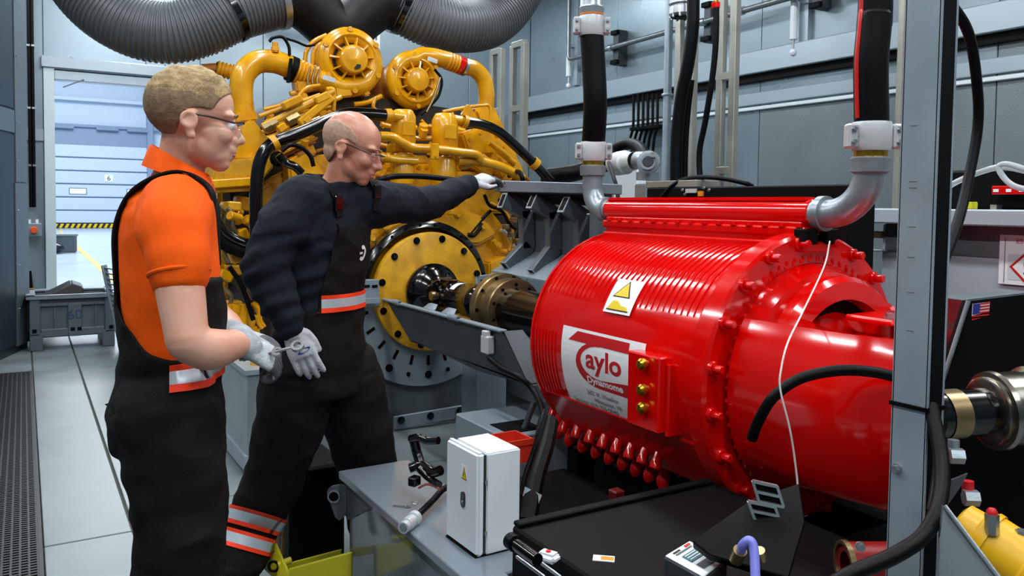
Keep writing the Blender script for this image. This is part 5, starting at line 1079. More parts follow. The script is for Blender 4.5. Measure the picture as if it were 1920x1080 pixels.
def head(mb, C, F, L, Uh, s):
    W = lambda x, y, z: C + (F * x + L * y + Uh * z) * s
    e = lambda x, y, z, a, b, h: mb.sphere(W(x, y, z), (a * s, b * s, h * s), 20, Matrix((F, L, Uh)).transposed())
    e(-.012, 0, .036, .096, .076, .084); e(.025, 0, .035, .066, .066, .068); e(.04, 0, -.03, .05, .057, .072)
    e(.022, 0, -.06, .058, .056, .045); e(.066, 0, -.094, .024, .027, .02); e(.05, 0, -.075, .04, .042, .03)
    for q in (-1, 1):
        e(.064, q * .036, -.03, .026, .022, .022); e(.074, q * .03, .017, .018, .026, .011); e(.096, q * .011, -.040, .011, .009, .009)
        mb.sphere(W(-.010, q * .077, -.012), (.016 * s, .008 * s, .029 * s), 14, Matrix((F, L, Uh)).transposed() @ Matrix.Rotation(.15, 3, 'Y'))
        mb.torus(W(-.014, q * .083, -.006), L + Uh * .0 - F * .15 * 1, .017 * s, .005 * s, 20, 8); e(-.006, q * .079, -.04, .011, .007, .012)
    limb(mb, [W(.085, 0, .012), W(.097, 0, -.014), W(.111, 0, -.035)], [.009 * s, .0095 * s, .0115 * s], 12, 4)
    e(.088, 0, -.060, .016, .026, .012); e(.091, 0, -.067, .011, .021, .006); e(.087, 0, -.079, .012, .019, .0065)
    return W
def hand(mb, W, D, N, T, curls, spread=.0, s=1.0, thumb=(.6, .75, -.1), r0=.0105):
    D, N, T = D.normalized(), N.normalized(), T.normalized()
    loft(mb, [(W, T, .030 * s, N, .024 * s), (W + D * .03 * s, T, .037 * s, N, .02 * s), (W + D * .065 * s, T, .043 * s, N, .018 * s), (W + D * .092 * s, T, .042 * s, N, .014 * s)], 18)
    for i, (off, ln) in enumerate(((.031, .072), (.0105, .080), (-.0105, .075), (-.030, .058))):
        p = W + D * (.088 - abs(off) * .15) * s + T * off * s; pts = [p - D * .02 * s, p]; d = (D + T * spread * off * 30).normalized(); seg = [.45, .32, .23]; a = 0
        for k in range(3):
            a += curls[i][k]; dd = d * math.cos(a) - N * math.sin(a); p = p + dd * ln * s * seg[k]; pts.append(p)
        limb(mb, pts, [r0 * s, r0 * s, r0 * .95 * s, r0 * .9 * s, r0 * .78 * s], 12, 3)
    p = W + D * .022 * s + T * .032 * s; d = (D * thumb[0] + T * thumb[1] + N * thumb[2]).normalized()
    limb(mb, [p - T * .02 * s, p, p + d * .035 * s, p + (d * .8 + D * .4).normalized() * .068 * s], [.014 * s, .0135 * s, .0115 * s, .0095 * s], 12, 4)
def ribbon(name, pts, nrm, w, t, m, parent, k=8):
    P = spline(pts, k); Nn = spline(nrm, k); vs = []
    for i, p in enumerate(P):
        d = (P[min(i + 1, len(P) - 1)] - P[max(i - 1, 0)]).normalized(); n_ = Nn[i].normalized(); s_ = d.cross(n_).normalized()
        vs += [p + s_ * w / 2, p - s_ * w / 2, p - s_ * w / 2 + n_ * t, p + s_ * w / 2 + n_ * t]
    q = len(P); fs = [(i * 4 + a, i * 4 + (a + 1) % 4, i * 4 + 4 + (a + 1) % 4, i * 4 + 4 + a) for i in range(q - 1) for a in range(4)] + [(0, 1, 2, 3), (q * 4 - 1, q * 4 - 2, q * 4 - 3, q * 4 - 4)]
    return MB().add(vs, fs).build(name, m, parent, smooth=60)
def surf(o, p, n, far=.4):
    """first point of mesh object o met coming from p + n*far towards p"""
    from mathutils.bvhtree import BVHTree
    if o.name not in _bvh: _bvh[o.name] = BVHTree.FromPolygons([v.co for v in o.data.vertices], [q.vertices for q in o.data.polygons])
    h = _bvh[o.name].ray_cast(p + n * far, -n); return h[0] if h[0] is not None else p
_bvh = {}
def band(name, o, C, F, L, a0, a1, z0, z1, m, parent, off=.004, steps=40, tilt=None, far=.5):
    """strip of cloth tape following the surface of o around the axis through C"""
    A3 = F.cross(L) if tilt is None else tilt; vs = []
    for i in range(steps + 1):
        a = math.radians(a0 + (a1 - a0) * i / steps); d = F * math.cos(a) + L * math.sin(a)
        for z in (z0, z1):
            p = surf(o, C + A3 * z, d, far); vs += [p + d * (off - .003), p + d * off]
    fs = []
    for i in range(steps):
        b = i * 4; fs += [(b + 1, b + 3, b + 7, b + 5), (b, b + 4, b + 6, b + 2), (b, b + 1, b + 5, b + 4), (b + 2, b + 6, b + 7, b + 3)]
    fs += [(0, 2, 3, 1), (steps * 4, steps * 4 + 1, steps * 4 + 3, steps * 4 + 2)]
    return MB().add(vs, fs).build(name, m, parent, smooth=50)
def glasses(Wf, parent, s, F, L, Uh, lens_y=.034):
    g = MB()
    for q in (-1, 1): g.tube(spline([Wf(-.012, q * .083, .008), Wf(.03, q * .078, .006), (Wf(.085, q * .062, .0))], 5), .0026 * s, 8)
    g.tube(spline([Wf(.085, -.062, .0), Wf(.108, -.034, .006), Wf(.114, 0, .006), Wf(.108, .034, .006), Wf(.085, .062, 0)], 6), .0022 * s, 8)
    fr = g.build('glasses_frame', m_frame, parent)
    for q in (-1, 1):
        vs = []; 
        for i in range(7):
            t = i / 6; y = q * (.008 + .054 * t); x = .113 - .026 * t * t
            drop = .034 * math.sin(math.pi * min(1, .18 + t * .72))
            for z in (.004, -drop * .5, -drop): vs.append(Wf(x - (.004 if z < -.01 else 0), y, z))
        fs = [(i * 3 + j, i * 3 + j + 1, i * 3 + j + 4, i * 3 + j + 3) for i in range(6) for j in range(2)]
        me = MB().add(vs, fs); n0 = len(me.v)
        ob = me.build('lens', m_lens, fr)
        sm = ob.modifiers.new('th', 'SOLIDIFY'); sm.thickness = .0015
m_lens = mat('safety_lens', '#f4f8fa', .03, trans=.0); 
_nt = m_lens.node_tree; _tb = _nt.nodes.new('ShaderNodeBsdfTransparent'); _gb = _nt.nodes.new('ShaderNodeBsdfGlossy'); _gb.inputs['Roughness'].default_value = .05; _mx = _nt.nodes.new('ShaderNodeMixShader'); _mx.inputs[0].default_value = .16
_nt.links.new(_tb.outputs[0], _mx.inputs[1]); _nt.links.new(_gb.outputs[0], _mx.inputs[2]); _nt.links.new(_mx.outputs[0], _nt.nodes['Material Output'].inputs['Surface'])
RH = V((CRT.x, CRT.y, 0)).normalized(); FH = V((CFW.x, CFW.y, 0)).normalized()
def yawed(deg): a = math.radians(deg); F = RH * math.cos(a) + FH * math.sin(a); return F, UP.cross(F).normalized()
def pitched(F, L, deg): a = math.radians(deg); Fp = (F * math.cos(a) - UP * math.sin(a)).normalized(); return Fp, L, Fp.cross(L).normalized()
# ------------------------------------------------------------------ person in the orange polo
F1, L1 = yawed(14); D1 = 2.0
p1 = thing('person', 'person with short blond hair in orange polo shirt and black overalls holding a spanner', 'person', PZ(310, 1500, 0) * 0 + V((S(318, 700, D1).x, S(318, 700, D1).y, 0)))
Fh, Lh, Uh = pitched(*yawed(26), 4); HC = S(361, 226, 1.97)
bd = MB(); W1 = head(bd, HC, Fh, Lh, Uh, 1.04)
limb(bd, [S(350, 262, 1.98), S(340, 310, 1.99), S(330, 360, 2.0)], [.058, .056, .068])
def tor(secs, D, F, L, grow=0): return [(S(u, v, D), F, a + grow, L, b + grow) for (v, u, a, b) in secs]
T1 = [(348, 336, .07, .085), (372, 326, .09, .155), (400, 320, .100, .182), (440, 318, .104, .182), (520, 320, .107, .175), (600, 323, .106, .162), (680, 323, .102, .158), (720, 319, .106, .162), (770, 313, .118, .168), (810, 318, .11, .16)]
loft(bd, tor(T1, D1, F1, L1, -.022))
shR, elR, wrR = S(322, 405, 1.83), S(352, 640, 1.76), S(452, 643, 1.90)
shL, elL, wrL = S(352, 405, 2.17), S(398, 590, 2.2), S(440, 628, 2.06)
limb(bd, [shR, S(335, 520, 1.79), elR], [.052, .053, .046]); limb(bd, [elR, S(392, 655, 1.80), wrR], [.046, .047, .034])
limb(bd, [shL, S(372, 500, 2.2), elL], [.05, .05, .044]); limb(bd, [elL, S(420, 610, 2.13), wrL], [.044, .043, .033])
LEG1 = [([S(318, 790, 1.90), S(332, 1000, 1.88), S(336, 1120, 1.88), S(322, 1300, 1.9), V((S(322, 1300, 1.9).x, S(322, 1300, 1.9).y, .10))], [.085, .07, .055, .05, .045]), ([S(322, 790, 2.1), S(345, 1000, 2.08), S(352, 1090, 2.08), S(340, 1250, 2.1), V((S(340, 1250, 2.1).x, S(340, 1250, 2.1).y, .10))], [.085, .07, .055, .05, .045])]
for pts, rs in LEG1: limb(bd, pts, rs)
blob('body', bd, m_skin, p1, .0045, 5)
# hair
def hairkeep(Wc, F, L, U, s, zmin, top):
    def k(p): q = (p - Wc) / s; x, z = q.dot(F), q.dot(U); return z > zmin(x) and z < top(x)
    return k
def interp(tab): return lambda x: float(np.interp(x, [t[0] for t in tab], [t[1] for t in tab]))
hm = MB(); s_ = 1.04
for (x, z, a, b, h) in ((-.012, .036, .0975, .0775, .0855), (.022, .036, .070, .068, .0715), (.0, .050, .085, .066, .074)): hm.sphere(HC + (Fh * x + Uh * z) * s_, (a * s_, b * s_, h * s_), 26, Matrix((Fh, Lh, Uh)).transposed())
hk = hairkeep(HC, Fh, Lh, Uh, s_, interp([(-.10, -.055), (-.06, -.06), (-.038, -.04), (-.026, .012), (.0, .026), (.035, .022), (.05, .05), (.09, .082)]), lambda x: 9)
def hd(p, n): q = (p - HC) / s_; t = max(0, min(1, (q.dot(Uh) - .05) / .05)); return t * (.004 + .004 * noise.noise(V((p.x * 40, p.y * 40, p.z * 90))) + .002 * noise.noise(p * 140)) + .0008 * noise.noise(p * 200)
blob('hair', hm, m_hair, p1, .004, 3, hd, hk, .003, dark=lambda c: (c - HC).dot(Uh) < .058 + .012 * noise.noise(c * 45) - .1 * max(0, (c - HC).dot(Fh) - .03), dark2=mat('short_side_hair', '#94795a', .7, hex2='#735c40', vscale=70, bump=.3, bscale=300))
glasses(W1, p1, 1.04, Fh, Lh, Uh)
for q in (-1, 1): MB().tube(spline([W1(.086, q * .046, .016), W1(.094, q * .03, .022), W1(.096, q * .014, .019)], 4), .0032, 6).build('eyebrow', m_brow, p1); MB().sphere(W1(.0815, q * .031, -.006), .0115, 14).build('eye', m_sticker, p1)
MB().sphere(W1(.0955, 0, -.0725), (.006, .019, .005), 14, Matrix((Fh, Lh, Uh)).transposed()).build('lips', m_lip, p1)
# polo shirt
sh = MB(); loft(sh, tor(T1[1:8], D1, F1, L1, .004)); loft(sh, tor([(332, 338, .064, .072), (352, 334, .08, .10), (378, 322, .1, .15)], D1, F1, L1, .004))
limb(sh, [S(330, 392, 1.90), S(326, 425, 1.83), S(333, 470, 1.80), S(337, 512, 1.79)], [.085, .078, .068, .064]); limb(sh, [S(345, 392, 2.1), S(355, 440, 2.18), S(368, 505, 2.2)], [.085, .075, .066])
ff = folds(.007, 9, 9, 6, 3)
shirt = blob('polo_shirt', sh, m_orange, p1, .006, 6, ff)
cm = MB()
colN = [S(296, 296, 1.96), S(330, 318, 1.88), S(372, 352, 1.90), S(388, 372, 1.96)]
c_ = S(338, 322, 1.99)
vs = []; n = 40
for i in range(n + 1):
    a = math.radians(25 + 310 * i / n); d = F1 * math.cos(a) + L1 * math.sin(a); lift = .035 * -math.cos(a)
    for (rr, z) in ((.064, .030 + lift), (.070, .026 + lift), (.083, -.016 + lift * .85), (.078, -.018 + lift * .85)): vs.append(c_ + d * rr * (1.0 if rr < .08 else 1.05) + UP * z)
MB().add(vs, [(i * 4 + j, i * 4 + (j + 1) % 4, i * 4 + 4 + (j + 1) % 4, i * 4 + 4 + j) for i in range(n) for j in range(4)] + [(0, 1, 2, 3), (n * 4, n * 4 + 3, n * 4 + 2, n * 4 + 1)]).build('collar', m_orange, p1, smooth=60)
hemc = S(336, 512, 1.79); hd_ = (S(337, 516, 1.789) - S(333, 470, 1.80)).normalized()
MB().torus(hemc, hd_, .0625, .005, 36, 8).build('sleeve_hem', m_orange, p1)
# overalls
ov = MB(); loft(ov, tor([(520, 320, .108, .176), (600, 323, .107, .163), (660, 323, .104, .16)] + T1[6:], D1, F1, L1, .013))
OL1 = [([S(318, 770, 1.91), S(330, 880, 1.89), S(338, 1000, 1.88), S(330, 1120, 1.88), S(322, 1300, 1.9), V((S(322, 1300, 1.9).x, S(322, 1300, 1.9).y, .07))], [.125, .108, .098, .09, .085, .08]), ([S(322, 770, 2.09), S(338, 880, 2.08), S(350, 1000, 2.08), S(345, 1120, 2.08), S(340, 1250, 2.1), V((S(340, 1250, 2.1).x, S(340, 1250, 2.1).y, .07))], [.125, .108, .098, .09, .085, .08])]
for pts, rs in OL1: limb(ov, pts, rs)
ell(ov, S(268, 790, 1.96), F1, L1, .075, .14, .09)
Cb = S(318, 600, D1)
def ovkeep(p):
    q = p - Cb; f, l = q.dot(F1), q.dot(L1)
    zc = float(np.interp(f, [-.12, -.085, -.025, .03, .075, .088, .12], [1.19, 1.13, 1.06, 1.04, 1.04, 1.29 if abs(l) < .13 else .995, 1.29 if abs(l) < .13 else .995]))
    return p.z < zc
over = blob('overalls', ov, m_trous, p1, .0065, 5, folds(.012, 6, 6, 9, 1), ovkeep, .004)
for tl, (px, dd) in enumerate((([(220, 575), (214, 500), (228, 430), (258, 382), (300, 356), (345, 352), (385, 385), (412, 450), (420, 500)], 1.90), ([(222, 575), (220, 500), (240, 430), (272, 380), (318, 352), (362, 350), (398, 390), (416, 450), (420, 500)], 2.1))):
    pts, nr = [], []
    for i, (u, v) in enumerate(px):
        p = S(u, v, dd); c = S(318, 470, dd); n_ = (p - c); n_.normalize(); hit = surf(shirt, c + (p - c) * .2, n_, .5); pts.append(hit + n_ * .002); nr.append(n_)
    ribbon('shoulder_strap', pts, nr, .034, .005, m_trous, p1)
Cw = S(320, 680, D1)
for nm, za, zb_, m_ in (('hi_vis_tape', -.0285, -.013, m_hv), ('reflective_tape', -.013, .013, m_refl), ('hi_vis_tape', .013, .0265, m_hv)): band(nm, over, Cw, F1, L1, -82, 88, za, zb_, m_, p1, .006)
MB().prism([S(196, 758, 1.95), S(222, 752, 1.93), S(218, 775, 1.93)], CFW * .006).build('pocket_flap', m_trous, p1)
# boots
for pts, rs in LEG1:
    e = pts[-1]; bt = MB(); limb(bt, [V((e.x, e.y, .14)), V((e.x, e.y, .06)) + F1 * .02, V((e.x, e.y, .045)) + F1 * .16], [.055, .055, .045]); blob('boot', bt, m_boot, p1, .008, 4)
# gloves and spanner
gl = MB(); Dg = (S(500, 668, 1.94) - wrR).normalized(); Ng = (CUP * .75 - CFW * .55 ).normalized(); Ng = (Ng - Dg * Ng.dot(Dg)).normalized(); Tg = Ng.cross(Dg)
limb(gl, [wrR - Dg * .012, wrR + Dg * .02], [.037, .034]); hand(gl, wrR + Dg * .005, Dg, Ng, Tg if Tg.dot(FH) > 0 else -Tg, [(.5, .9, .8), (.55, .95, .8), (.6, 1.0, .8), (.65, 1.0, .8)], 0, 1.0, (.7, .55, -.3), .0112)
blob('glove', gl, m_glove, p1, .0036, 3, dark=lambda c: (c - wrR).dot(Dg) > .085 or (c - wrR).dot(Ng) < -.012)
gl = MB(); Dg2 = (S(515, 655, 2.02) - wrL).normalized(); Ng2 = (CUP * .9 - CFW * .2).normalized(); Ng2 = (Ng2 - Dg2 * Ng2.dot(Dg2)).normalized(); Tg2 = Ng2.cross(Dg2)
limb(gl, [wrL - Dg2 * .02, wrL + Dg2 * .02], [.036, .034]); hand(gl, wrL, Dg2, Ng2, -Tg2 if Tg2.dot(FH) > 0 else Tg2, [(.4, .8, .7)] * 4, 0, 1.0, (.7, .55, -.3), .0112)
blob('glove', gl, m_glove, p1, .0036, 3, dark=lambda c: (c - wrL).dot(Dg2) > .07 or (c - wrL).dot(Ng2) < -.01)
sp = thing('spanner', 'chrome combination spanner held in the gloved hands', 'spanner', S(530, 655, 1.92))
a, b = S(496, 664, 1.925), S(558, 649, 1.93); dn = (b - a).normalized()
MB().bar(a - dn * .06, b - dn * .008, .010, .006).build('shank', m_steel, sp, bevel=.002)
MB().lathe([(-.005, .009), (-.005, .0155), (.005, .0155), (.005, .009)], b, CUP * .7 - CFW * .7, 20, close=True).build('ring_end', m_steel, sp)
MB().lathe([(-.004, .006), (-.004, .013), (.004, .013), (.004, .006)], S(520, 660, 1.922), CUP * .7 - CFW * .7, 20, ang=(40, 320), close=True).build('open_end', m_steel, sp)
t = thing('screwdriver', 'thin steel rod hanging from the gloved hands', 'tool', S(512, 690, 1.93)); MB().tube([S(508, 672, 1.93), S(513, 712, 1.93)], .003, 8).build('rod', m_steel, t)
# ------------------------------------------------------------------ bald person reaching to the beam
F2, L2 = yawed(-24); D2 = 2.88
p2 = thing('person', 'bald person in navy sweatshirt and black bib overalls reaching out to the steel beam', 'person', V((S(590, 700, D2).x, S(590, 700, D2).y, 0)))
Fh, Lh, Uh = pitched(*yawed(-3), 17); HC2 = S(659, 277, 2.86)
bd = MB(); W2 = head(bd, HC2, Fh, Lh, Uh, 1.05)
limb(bd, [S(650, 300, 2.87), S(640, 332, 2.88), S(625, 368, 2.9)], [.058, .057, .07])
T2 = [(356, 622, .075, .095), (374, 616, .105, .165), (400, 612, .12, .195), (440, 612, .128, .19), (500, 607, .123, .175), (560, 603, .116, .16), (620, 598, .122, .165), (680, 598, .135, .178), (730, 600, .13, .18)]
loft(bd, tor(T2, D2, F2, L2, -.022))
sR, eR, wR = S(548, 385, 2.72), S(497, 505, 2.66), S(548, 618, 2.64)
sL, eL, wL = S(685, 382, 2.98), S(795, 384, 3.22), S(884, 346, 3.48)
limb(bd, [sR, (sR + eR) / 2, eR], [.05, .05, .044]); limb(bd, [eR, (eR + wR) / 2, wR], [.044, .042, .032]); limb(bd, [sL, (sL + eL) / 2, eL], [.05, .05, .044]); limb(bd, [eL, (eL + wL) / 2, wL], [.044, .042, .032])
aR = PZ(446, 1078, .09); aL = V((S(705, 1000, 3.2).x, S(705, 1000, 3.2).y, .09))
LG2 = [[S(555, 720, 2.8), S(520, 880, 2.86), aR], [S(655, 720, 2.97), S(688, 870, 3.1), aL]]
limb(bd, [S(555, 720, 2.8), S(545, 790, 2.82), S(520, 880, 2.86), S(480, 970, 2.92), aR + UP * .03], [.08, .06, .05, .042, .035]); limb(bd, LG2[1], [.08, .045, .03])
blob('body', bd, m_skin2, p2, .005, 5)
hm = MB(); s_ = 1.05
for (x, z, a, b, h) in ((-.012, .036, .0975, .0775, .0855), (.02, .036, .070, .068, .070), (-.02, -.02, .07, .062, .06)): hm.sphere(HC2 + (Fh * x + Uh * z) * s_, (a * s_, b * s_, h * s_), 26, Matrix((Fh, Lh, Uh)).transposed())
blob('stubble_hair', hm, m_stub, p2, .004, 2, None, hairkeep(HC2, Fh, Lh, Uh, s_, interp([(-.10, -.055), (-.06, -.07), (-.04, -.05), (-.026, .008), (.0, .024), (.03, .012)]), interp([(-.12, .05), (-.06, .075), (.0, .062), (.035, .03), (.04, -1)])), .001)
glasses(W2, p2, 1.05, Fh, Lh, Uh)
for q in (-1, 1): MB().tube(spline([W2(.086, q * .046, .014), W2(.094, q * .03, .02), W2(.096, q * .014, .017)], 4), .003, 6).build('eyebrow', m_brow, p2); MB().sphere(W2(.0805, q * .031, -.006), .0115, 14).build('eye', m_sticker, p2); MB().sphere(W2(.0805, q * .031, -.004), (.0125, .0135, .010), 14, Matrix((Fh, Lh, Uh)).transposed()).build('eyelid', m_skin2, p2)
MB().sphere(W2(.0955, 0, -.0725), (.006, .019, .005), 14, Matrix((Fh, Lh, Uh)).transposed()).build('lips', m_lip, p2)
sw = MB(); loft(sw, tor(T2[1:8], D2, F2, L2, .006)); loft(sw, tor([(344, 632, .07, .075), (362, 622, .085, .10), (380, 616, .1, .15)], D2, F2, L2, .004))
limb(sw, [S(575, 378, 2.78), S(540, 410, 2.71), eR], [.10, .088, .078]); limb(sw, [eR, (eR + wR) / 2, wR - (wR - eR).normalized() * .015], [.078, .066, .05])
limb(sw, [S(665, 380, 2.93), S(735, 384, 3.08), eL], [.10, .08, .07]); limb(sw, [eL, (eL + wL) / 2, wL - (wL - eL).normalized() * .02], [.07, .058, .046])
def rings(p, n): 
    t = (p - eR).dot((wR - eR).normalized()); near = (p - (eR + wR) / 2).length < .25
    r = .0035 * math.sin(t * 110 + 2 * noise.noise(p * 9)) if near and p.z < eR.z + .12 else 0
    return r + .010 * (.5 - abs(noise.noise(V((p.x * 8, p.y * 8, p.z * 11)))) * 1.8) + .003 * noise.noise(p * 26)
swe = blob('sweatshirt', sw, m_sweat, p2, .006, 5, rings)
# neckline and cuffs
MB().torus(S(630, 345, 2.885), (UP * .9 + F2 * .35).normalized(), .073, .010, 36, 8).build('neckband', m_sweat, p2)
for e_, w_ in ((eR, wR), (eL, wL)): d = (w_ - e_).normalized(); MB().lathe([(-.05, .048), (-.045, .050), (-.01, .046), (-.005, .040), (-.02, .036)], w_ - d * .012, d, 28).build('cuff', m_sweat, p2)
ov = MB(); loft(ov, tor([(420, 612, .125, .19)] + T2[3:], D2, F2, L2, .016))
OL2 = [([S(560, 700, 2.80), S(545, 790, 2.82), S(520, 880, 2.86), S(480, 970, 2.92), aR + UP * .03], [.13, .118, .105, .094, .085]), ([S(650, 700, 2.96), S(668, 780, 3.0), S(686, 870, 3.08), S(700, 960, 3.15), aL], [.13, .122, .11, .1, .09])]
for pts, rs in OL2: limb(ov, pts, rs)
C2 = S(604, 560, D2)
def ov2keep(p):
    q = p - C2; f, l = q.dot(F2), q.dot(L2); z0 = S(603, 560, D2).z
    if f > .02 and abs(l) < .135 - max(0, p.z - z0 - .05) * .25: lim = S(640, 408, 2.8).z
    else: lim = z0 - .03 + (.10 if f < -.06 else 0)
    return p.z < lim
over2 = blob('overalls', ov, m_trous, p2, .0065, 5, folds(.013, 6, 6, 8, 4), ov2keep, .004)
for nm, za, zb_, m_ in (('hi_vis_tape', -.030, -.014, m_hv), ('reflective_tape', -.014, .016, m_refl), ('hi_vis_tape', .016, .029, m_hv)): band(nm, over2, C2, F2, L2, -110, 95, za, zb_, m_, p2, .006)
# shin bands on the near leg
k_, a_ = OL2[0][0][2], OL2[0][0][4]; ad = (OL2[0][0][3] - OL2[0][0][4]).normalized(); fl2 = (F2 - ad * F2.dot(ad)).normalized(); ll2 = ad.cross(fl2)
for cen in (S(476, 975, 2.91), S(463, 1014, 2.935)):
    for nm, za, zb_, m_ in (('hi_vis_tape', -.030, -.016, m_hv), ('reflective_tape', -.016, .016, m_refl), ('hi_vis_tape', .016, .028, m_hv)): band(nm, over2, cen, fl2, ll2, 0, 360, za, zb_, m_, p2, .006, 44, ad, .19)
# bib straps, buckle, emblem, tools in the pocket
for sgn in (-1, 1):
    pts, nr = [], []
    for f_, zz, lat in ((.10, 408, .075), (.10, 385, .08), (.075, 366, .085), (.0, 357, .09), (-.07, 372, .08)):
        c = S(612, 430, D2) + L2 * sgn * lat; tgt = V((c.x, c.y, S(612, zz, D2).z)) + F2 * f_; n_ = (tgt - c).normalized(); h_ = surf(swe, c, n_, .5); pts.append(h_ + n_ * .003); nr.append(n_)
    st_ = ribbon('shoulder_strap', pts, nr, .036, .004, m_trous, p2)
    MB().box(pts[1] + nr[1] * .006, (.042, .012, .05), M=Matrix((L2, -F2, UP)).transposed()).build('buckle', m_blkgloss, st_, bevel=.003)
pk = surf(over2, S(646, 440, D2), F2, .5)
for l_, z_ in ((-.02, 0), (.05, 0)): q = surf(over2, S(640, 416, D2) + L2 * l_ * 1.0, F2, .5) + F2 * .004; MB().bar(q, q + UP * .022, .006, .004).build('pen_clip', m_steel, p2)
eo = surf(over2, S(612, 470, D2) + L2 * -.005, F2, .5)
q = S(660, 470, 2.72); dirq = F2
lat_e = (q - S(612, 470, D2)).dot(L2)
emb = MB()
def onb(x, z): c = S(612, 472, D2) + L2 * (lat_e_ - x) + UP * z; return surf(over2, c, F2, .5) + F2 * .003
lat_e_ = .015
for i in range(14):
    a0, a1 = math.radians(50 + i * 19), math.radians(50 + (i + 1) * 19)
    w0, w1 = .012, .012
    emb.add([onb(.022 * math.cos(a0), .028 * math.sin(a0)), onb(.022 * math.cos(a1), .028 * math.sin(a1)), onb(.010 * math.cos(a1), .015 * math.sin(a1)), onb(.010 * math.cos(a0), .015 * math.sin(a0))], [(0, 1, 2, 3)])
emb.add([onb(0, .004), onb(.02, .004), onb(.02, -.004), onb(0, -.004)], [(0, 1, 2, 3)])
emb.build('chest_emblem', m_sticker, p2)
bt = MB(); limb(bt, [aR + UP * .06, V((aR.x, aR.y, .06)), V((aR.x, aR.y, .04)) + F2 * .14], [.06, .055, .045]); blob('boot', bt, m_boot, p2, .008, 4)
bt = MB(); limb(bt, [aL + UP * .06, V((aL.x, aL.y, .06)), V((aL.x, aL.y, .04)) + F2 * .14], [.06, .055, .045]); blob('boot', bt, m_boot, p2, .008, 4)
# gloves
gl = MB(); Dg = (S(584, 705, 2.64) - wR).normalized(); Ng = (-FH * .9 + RH * .1).normalized(); Ng = (Ng - Dg * Ng.dot(Dg)).normalized(); Tg = Ng.cross(Dg); Tg = Tg if Tg.dot(RH) > 0 else -Tg
limb(gl, [wR - Dg * .02, wR + Dg * .015], [.040, .034]); hand(gl, wR + Dg * .0, Dg, Ng, Tg, [(.15, .25, .2), (.15, .3, .2), (.18, .3, .25), (.2, .35, .25)], .08, 1.08, (.9, .35, -.35), .0108)
gv = blob('glove', gl, m_glove, p2, .0036, 3)
mk = []
for i in range(16):
    a = 2 * math.pi * i / 16; c = wR + Dg * .078 + Tg * (.012 + .022 * math.cos(a)) + Dg * (.007 * math.sin(a) - .004 * math.cos(a)); mk.append(surf(gv, c, Ng, .1) + Ng * .001)
MB().add(mk, [tuple(range(16))]).build('blue_mark', m_stkblue, gv)
gl = MB(); Dg = (S(938, 322, 3.58) - wL).normalized(); Ng = (CUP * .8 - CFW * .45).normalized(); Ng = (Ng - Dg * Ng.dot(Dg)).normalized(); Tg = Ng.cross(Dg); Tg = Tg if Tg.dot(FH) < 0 else -Tg
limb(gl, [wL - Dg * .02, wL + Dg * .015], [.040, .034]); hand(gl, wL, Dg, Ng, Tg, [(.35, .5, .4), (.4, .6, .4), (.45, .6, .4), (.5, .6, .4)], .1, 1.05, (.75, .5, -.4), .0108)
gv = blob('glove', gl, m_glove, p2, .0036, 3, dark=lambda c: (c - wL).dot(Dg) > .10 or (c - wL).dot(Ng) < -.014)
# ================================================================== ribbed air ducts above the engine
m_duct = mat('ribbed_duct_grey', '#5f6468', .45, .2, var=.06)
m_boot_r = mat('rubber_boot_black', '#0a0c0f', .5, spec=.3, var=.15, vscale=6)
def ribbed(name, px, Y, r, parent, pitch=.026):
    P = spline([PY(u, v, y) for (u, v), y in zip(px, Y)], 60); L_ = [0]
    for a, b in zip(P[:-1], P[1:]): L_.append(L_[-1] + (b - a).length)
    tot = L_[-1]; n = int(tot / pitch) * 4; pts, rs = [], []; j = 0
    for i in range(n + 1):
        s = tot * i / n
        while j < len(L_) - 2 and L_[j + 1] < s: j += 1
        t = (s - L_[j]) / max(1e-9, L_[j + 1] - L_[j]); pts.append(P[j].lerp(P[j + 1], t)); rs.append(r * (1.0 if i % 4 in (0, 1) else .955))
    return MB().tube(pts, rs, 36).build(name, m_duct, parent, smooth=25)
def ductclamp(a, b, Ya, Yb, r, par, m=m_blkgloss):
    a, b = PY(a[0], a[1], Ya), PY(b[0], b[1], Yb); MB().lathe([(0, r * .95), (0, r * 1.03), ((b - a).length, r * 1.03), ((b - a).length, r * .95)], a, b - a, 36, close=True).build('duct_clamp', m, par)
Yd = 5.55
d1 = thing('air_duct', 'grey ribbed flexible air duct curving over the blond person to the engine', 'duct', PY(400, 40, Yd))
ribbed('ribbed_hose', [(95, -120), (165, -12), (235, 42), (310, 62), (380, 48), (440, 20), (520, -2)], [5.9, 5.8, 5.7, 5.62, 5.58, 5.55, 5.55], .195, d1)
ductclamp((425, 26), (435, 21), 5.55, 5.55, .197, d1); ductclamp((515, -1), (527, -3), 5.55, 5.55, .2, d1, m_steel)
hose('rubber_boot', [PY(522, -4, Yd), PY(555, 0, Yd), PY(585, 18, Yd), PY(625, 55, Yd), PY(650, 90, 5.6)], [.185] * 12 + [.18] * 21, m_boot_r, d1, 8, 32)
d2 = thing('air_duct', 'grey ribbed flexible air duct curving up to the right of the turbochargers', 'duct', PY(850, 40, Yd))
ribbed('ribbed_hose', [(748, 10), (800, 36), (860, 50), (920, 40), (965, -5), (1005, -90)], [5.55, 5.5, 5.5, 5.55, 5.6, 5.7], .195, d2)
ductclamp((741, 8), (755, 13), 5.55, 5.55, .2, d2, m_blkgloss)
hose('rubber_boot', [PY(748, 11, Yd), PY(715, 5, Yd), PY(680, 25, Yd), PY(650, 55, Yd), PY(640, 85, 5.6)], .185, m_boot_r, d2, 8, 32)
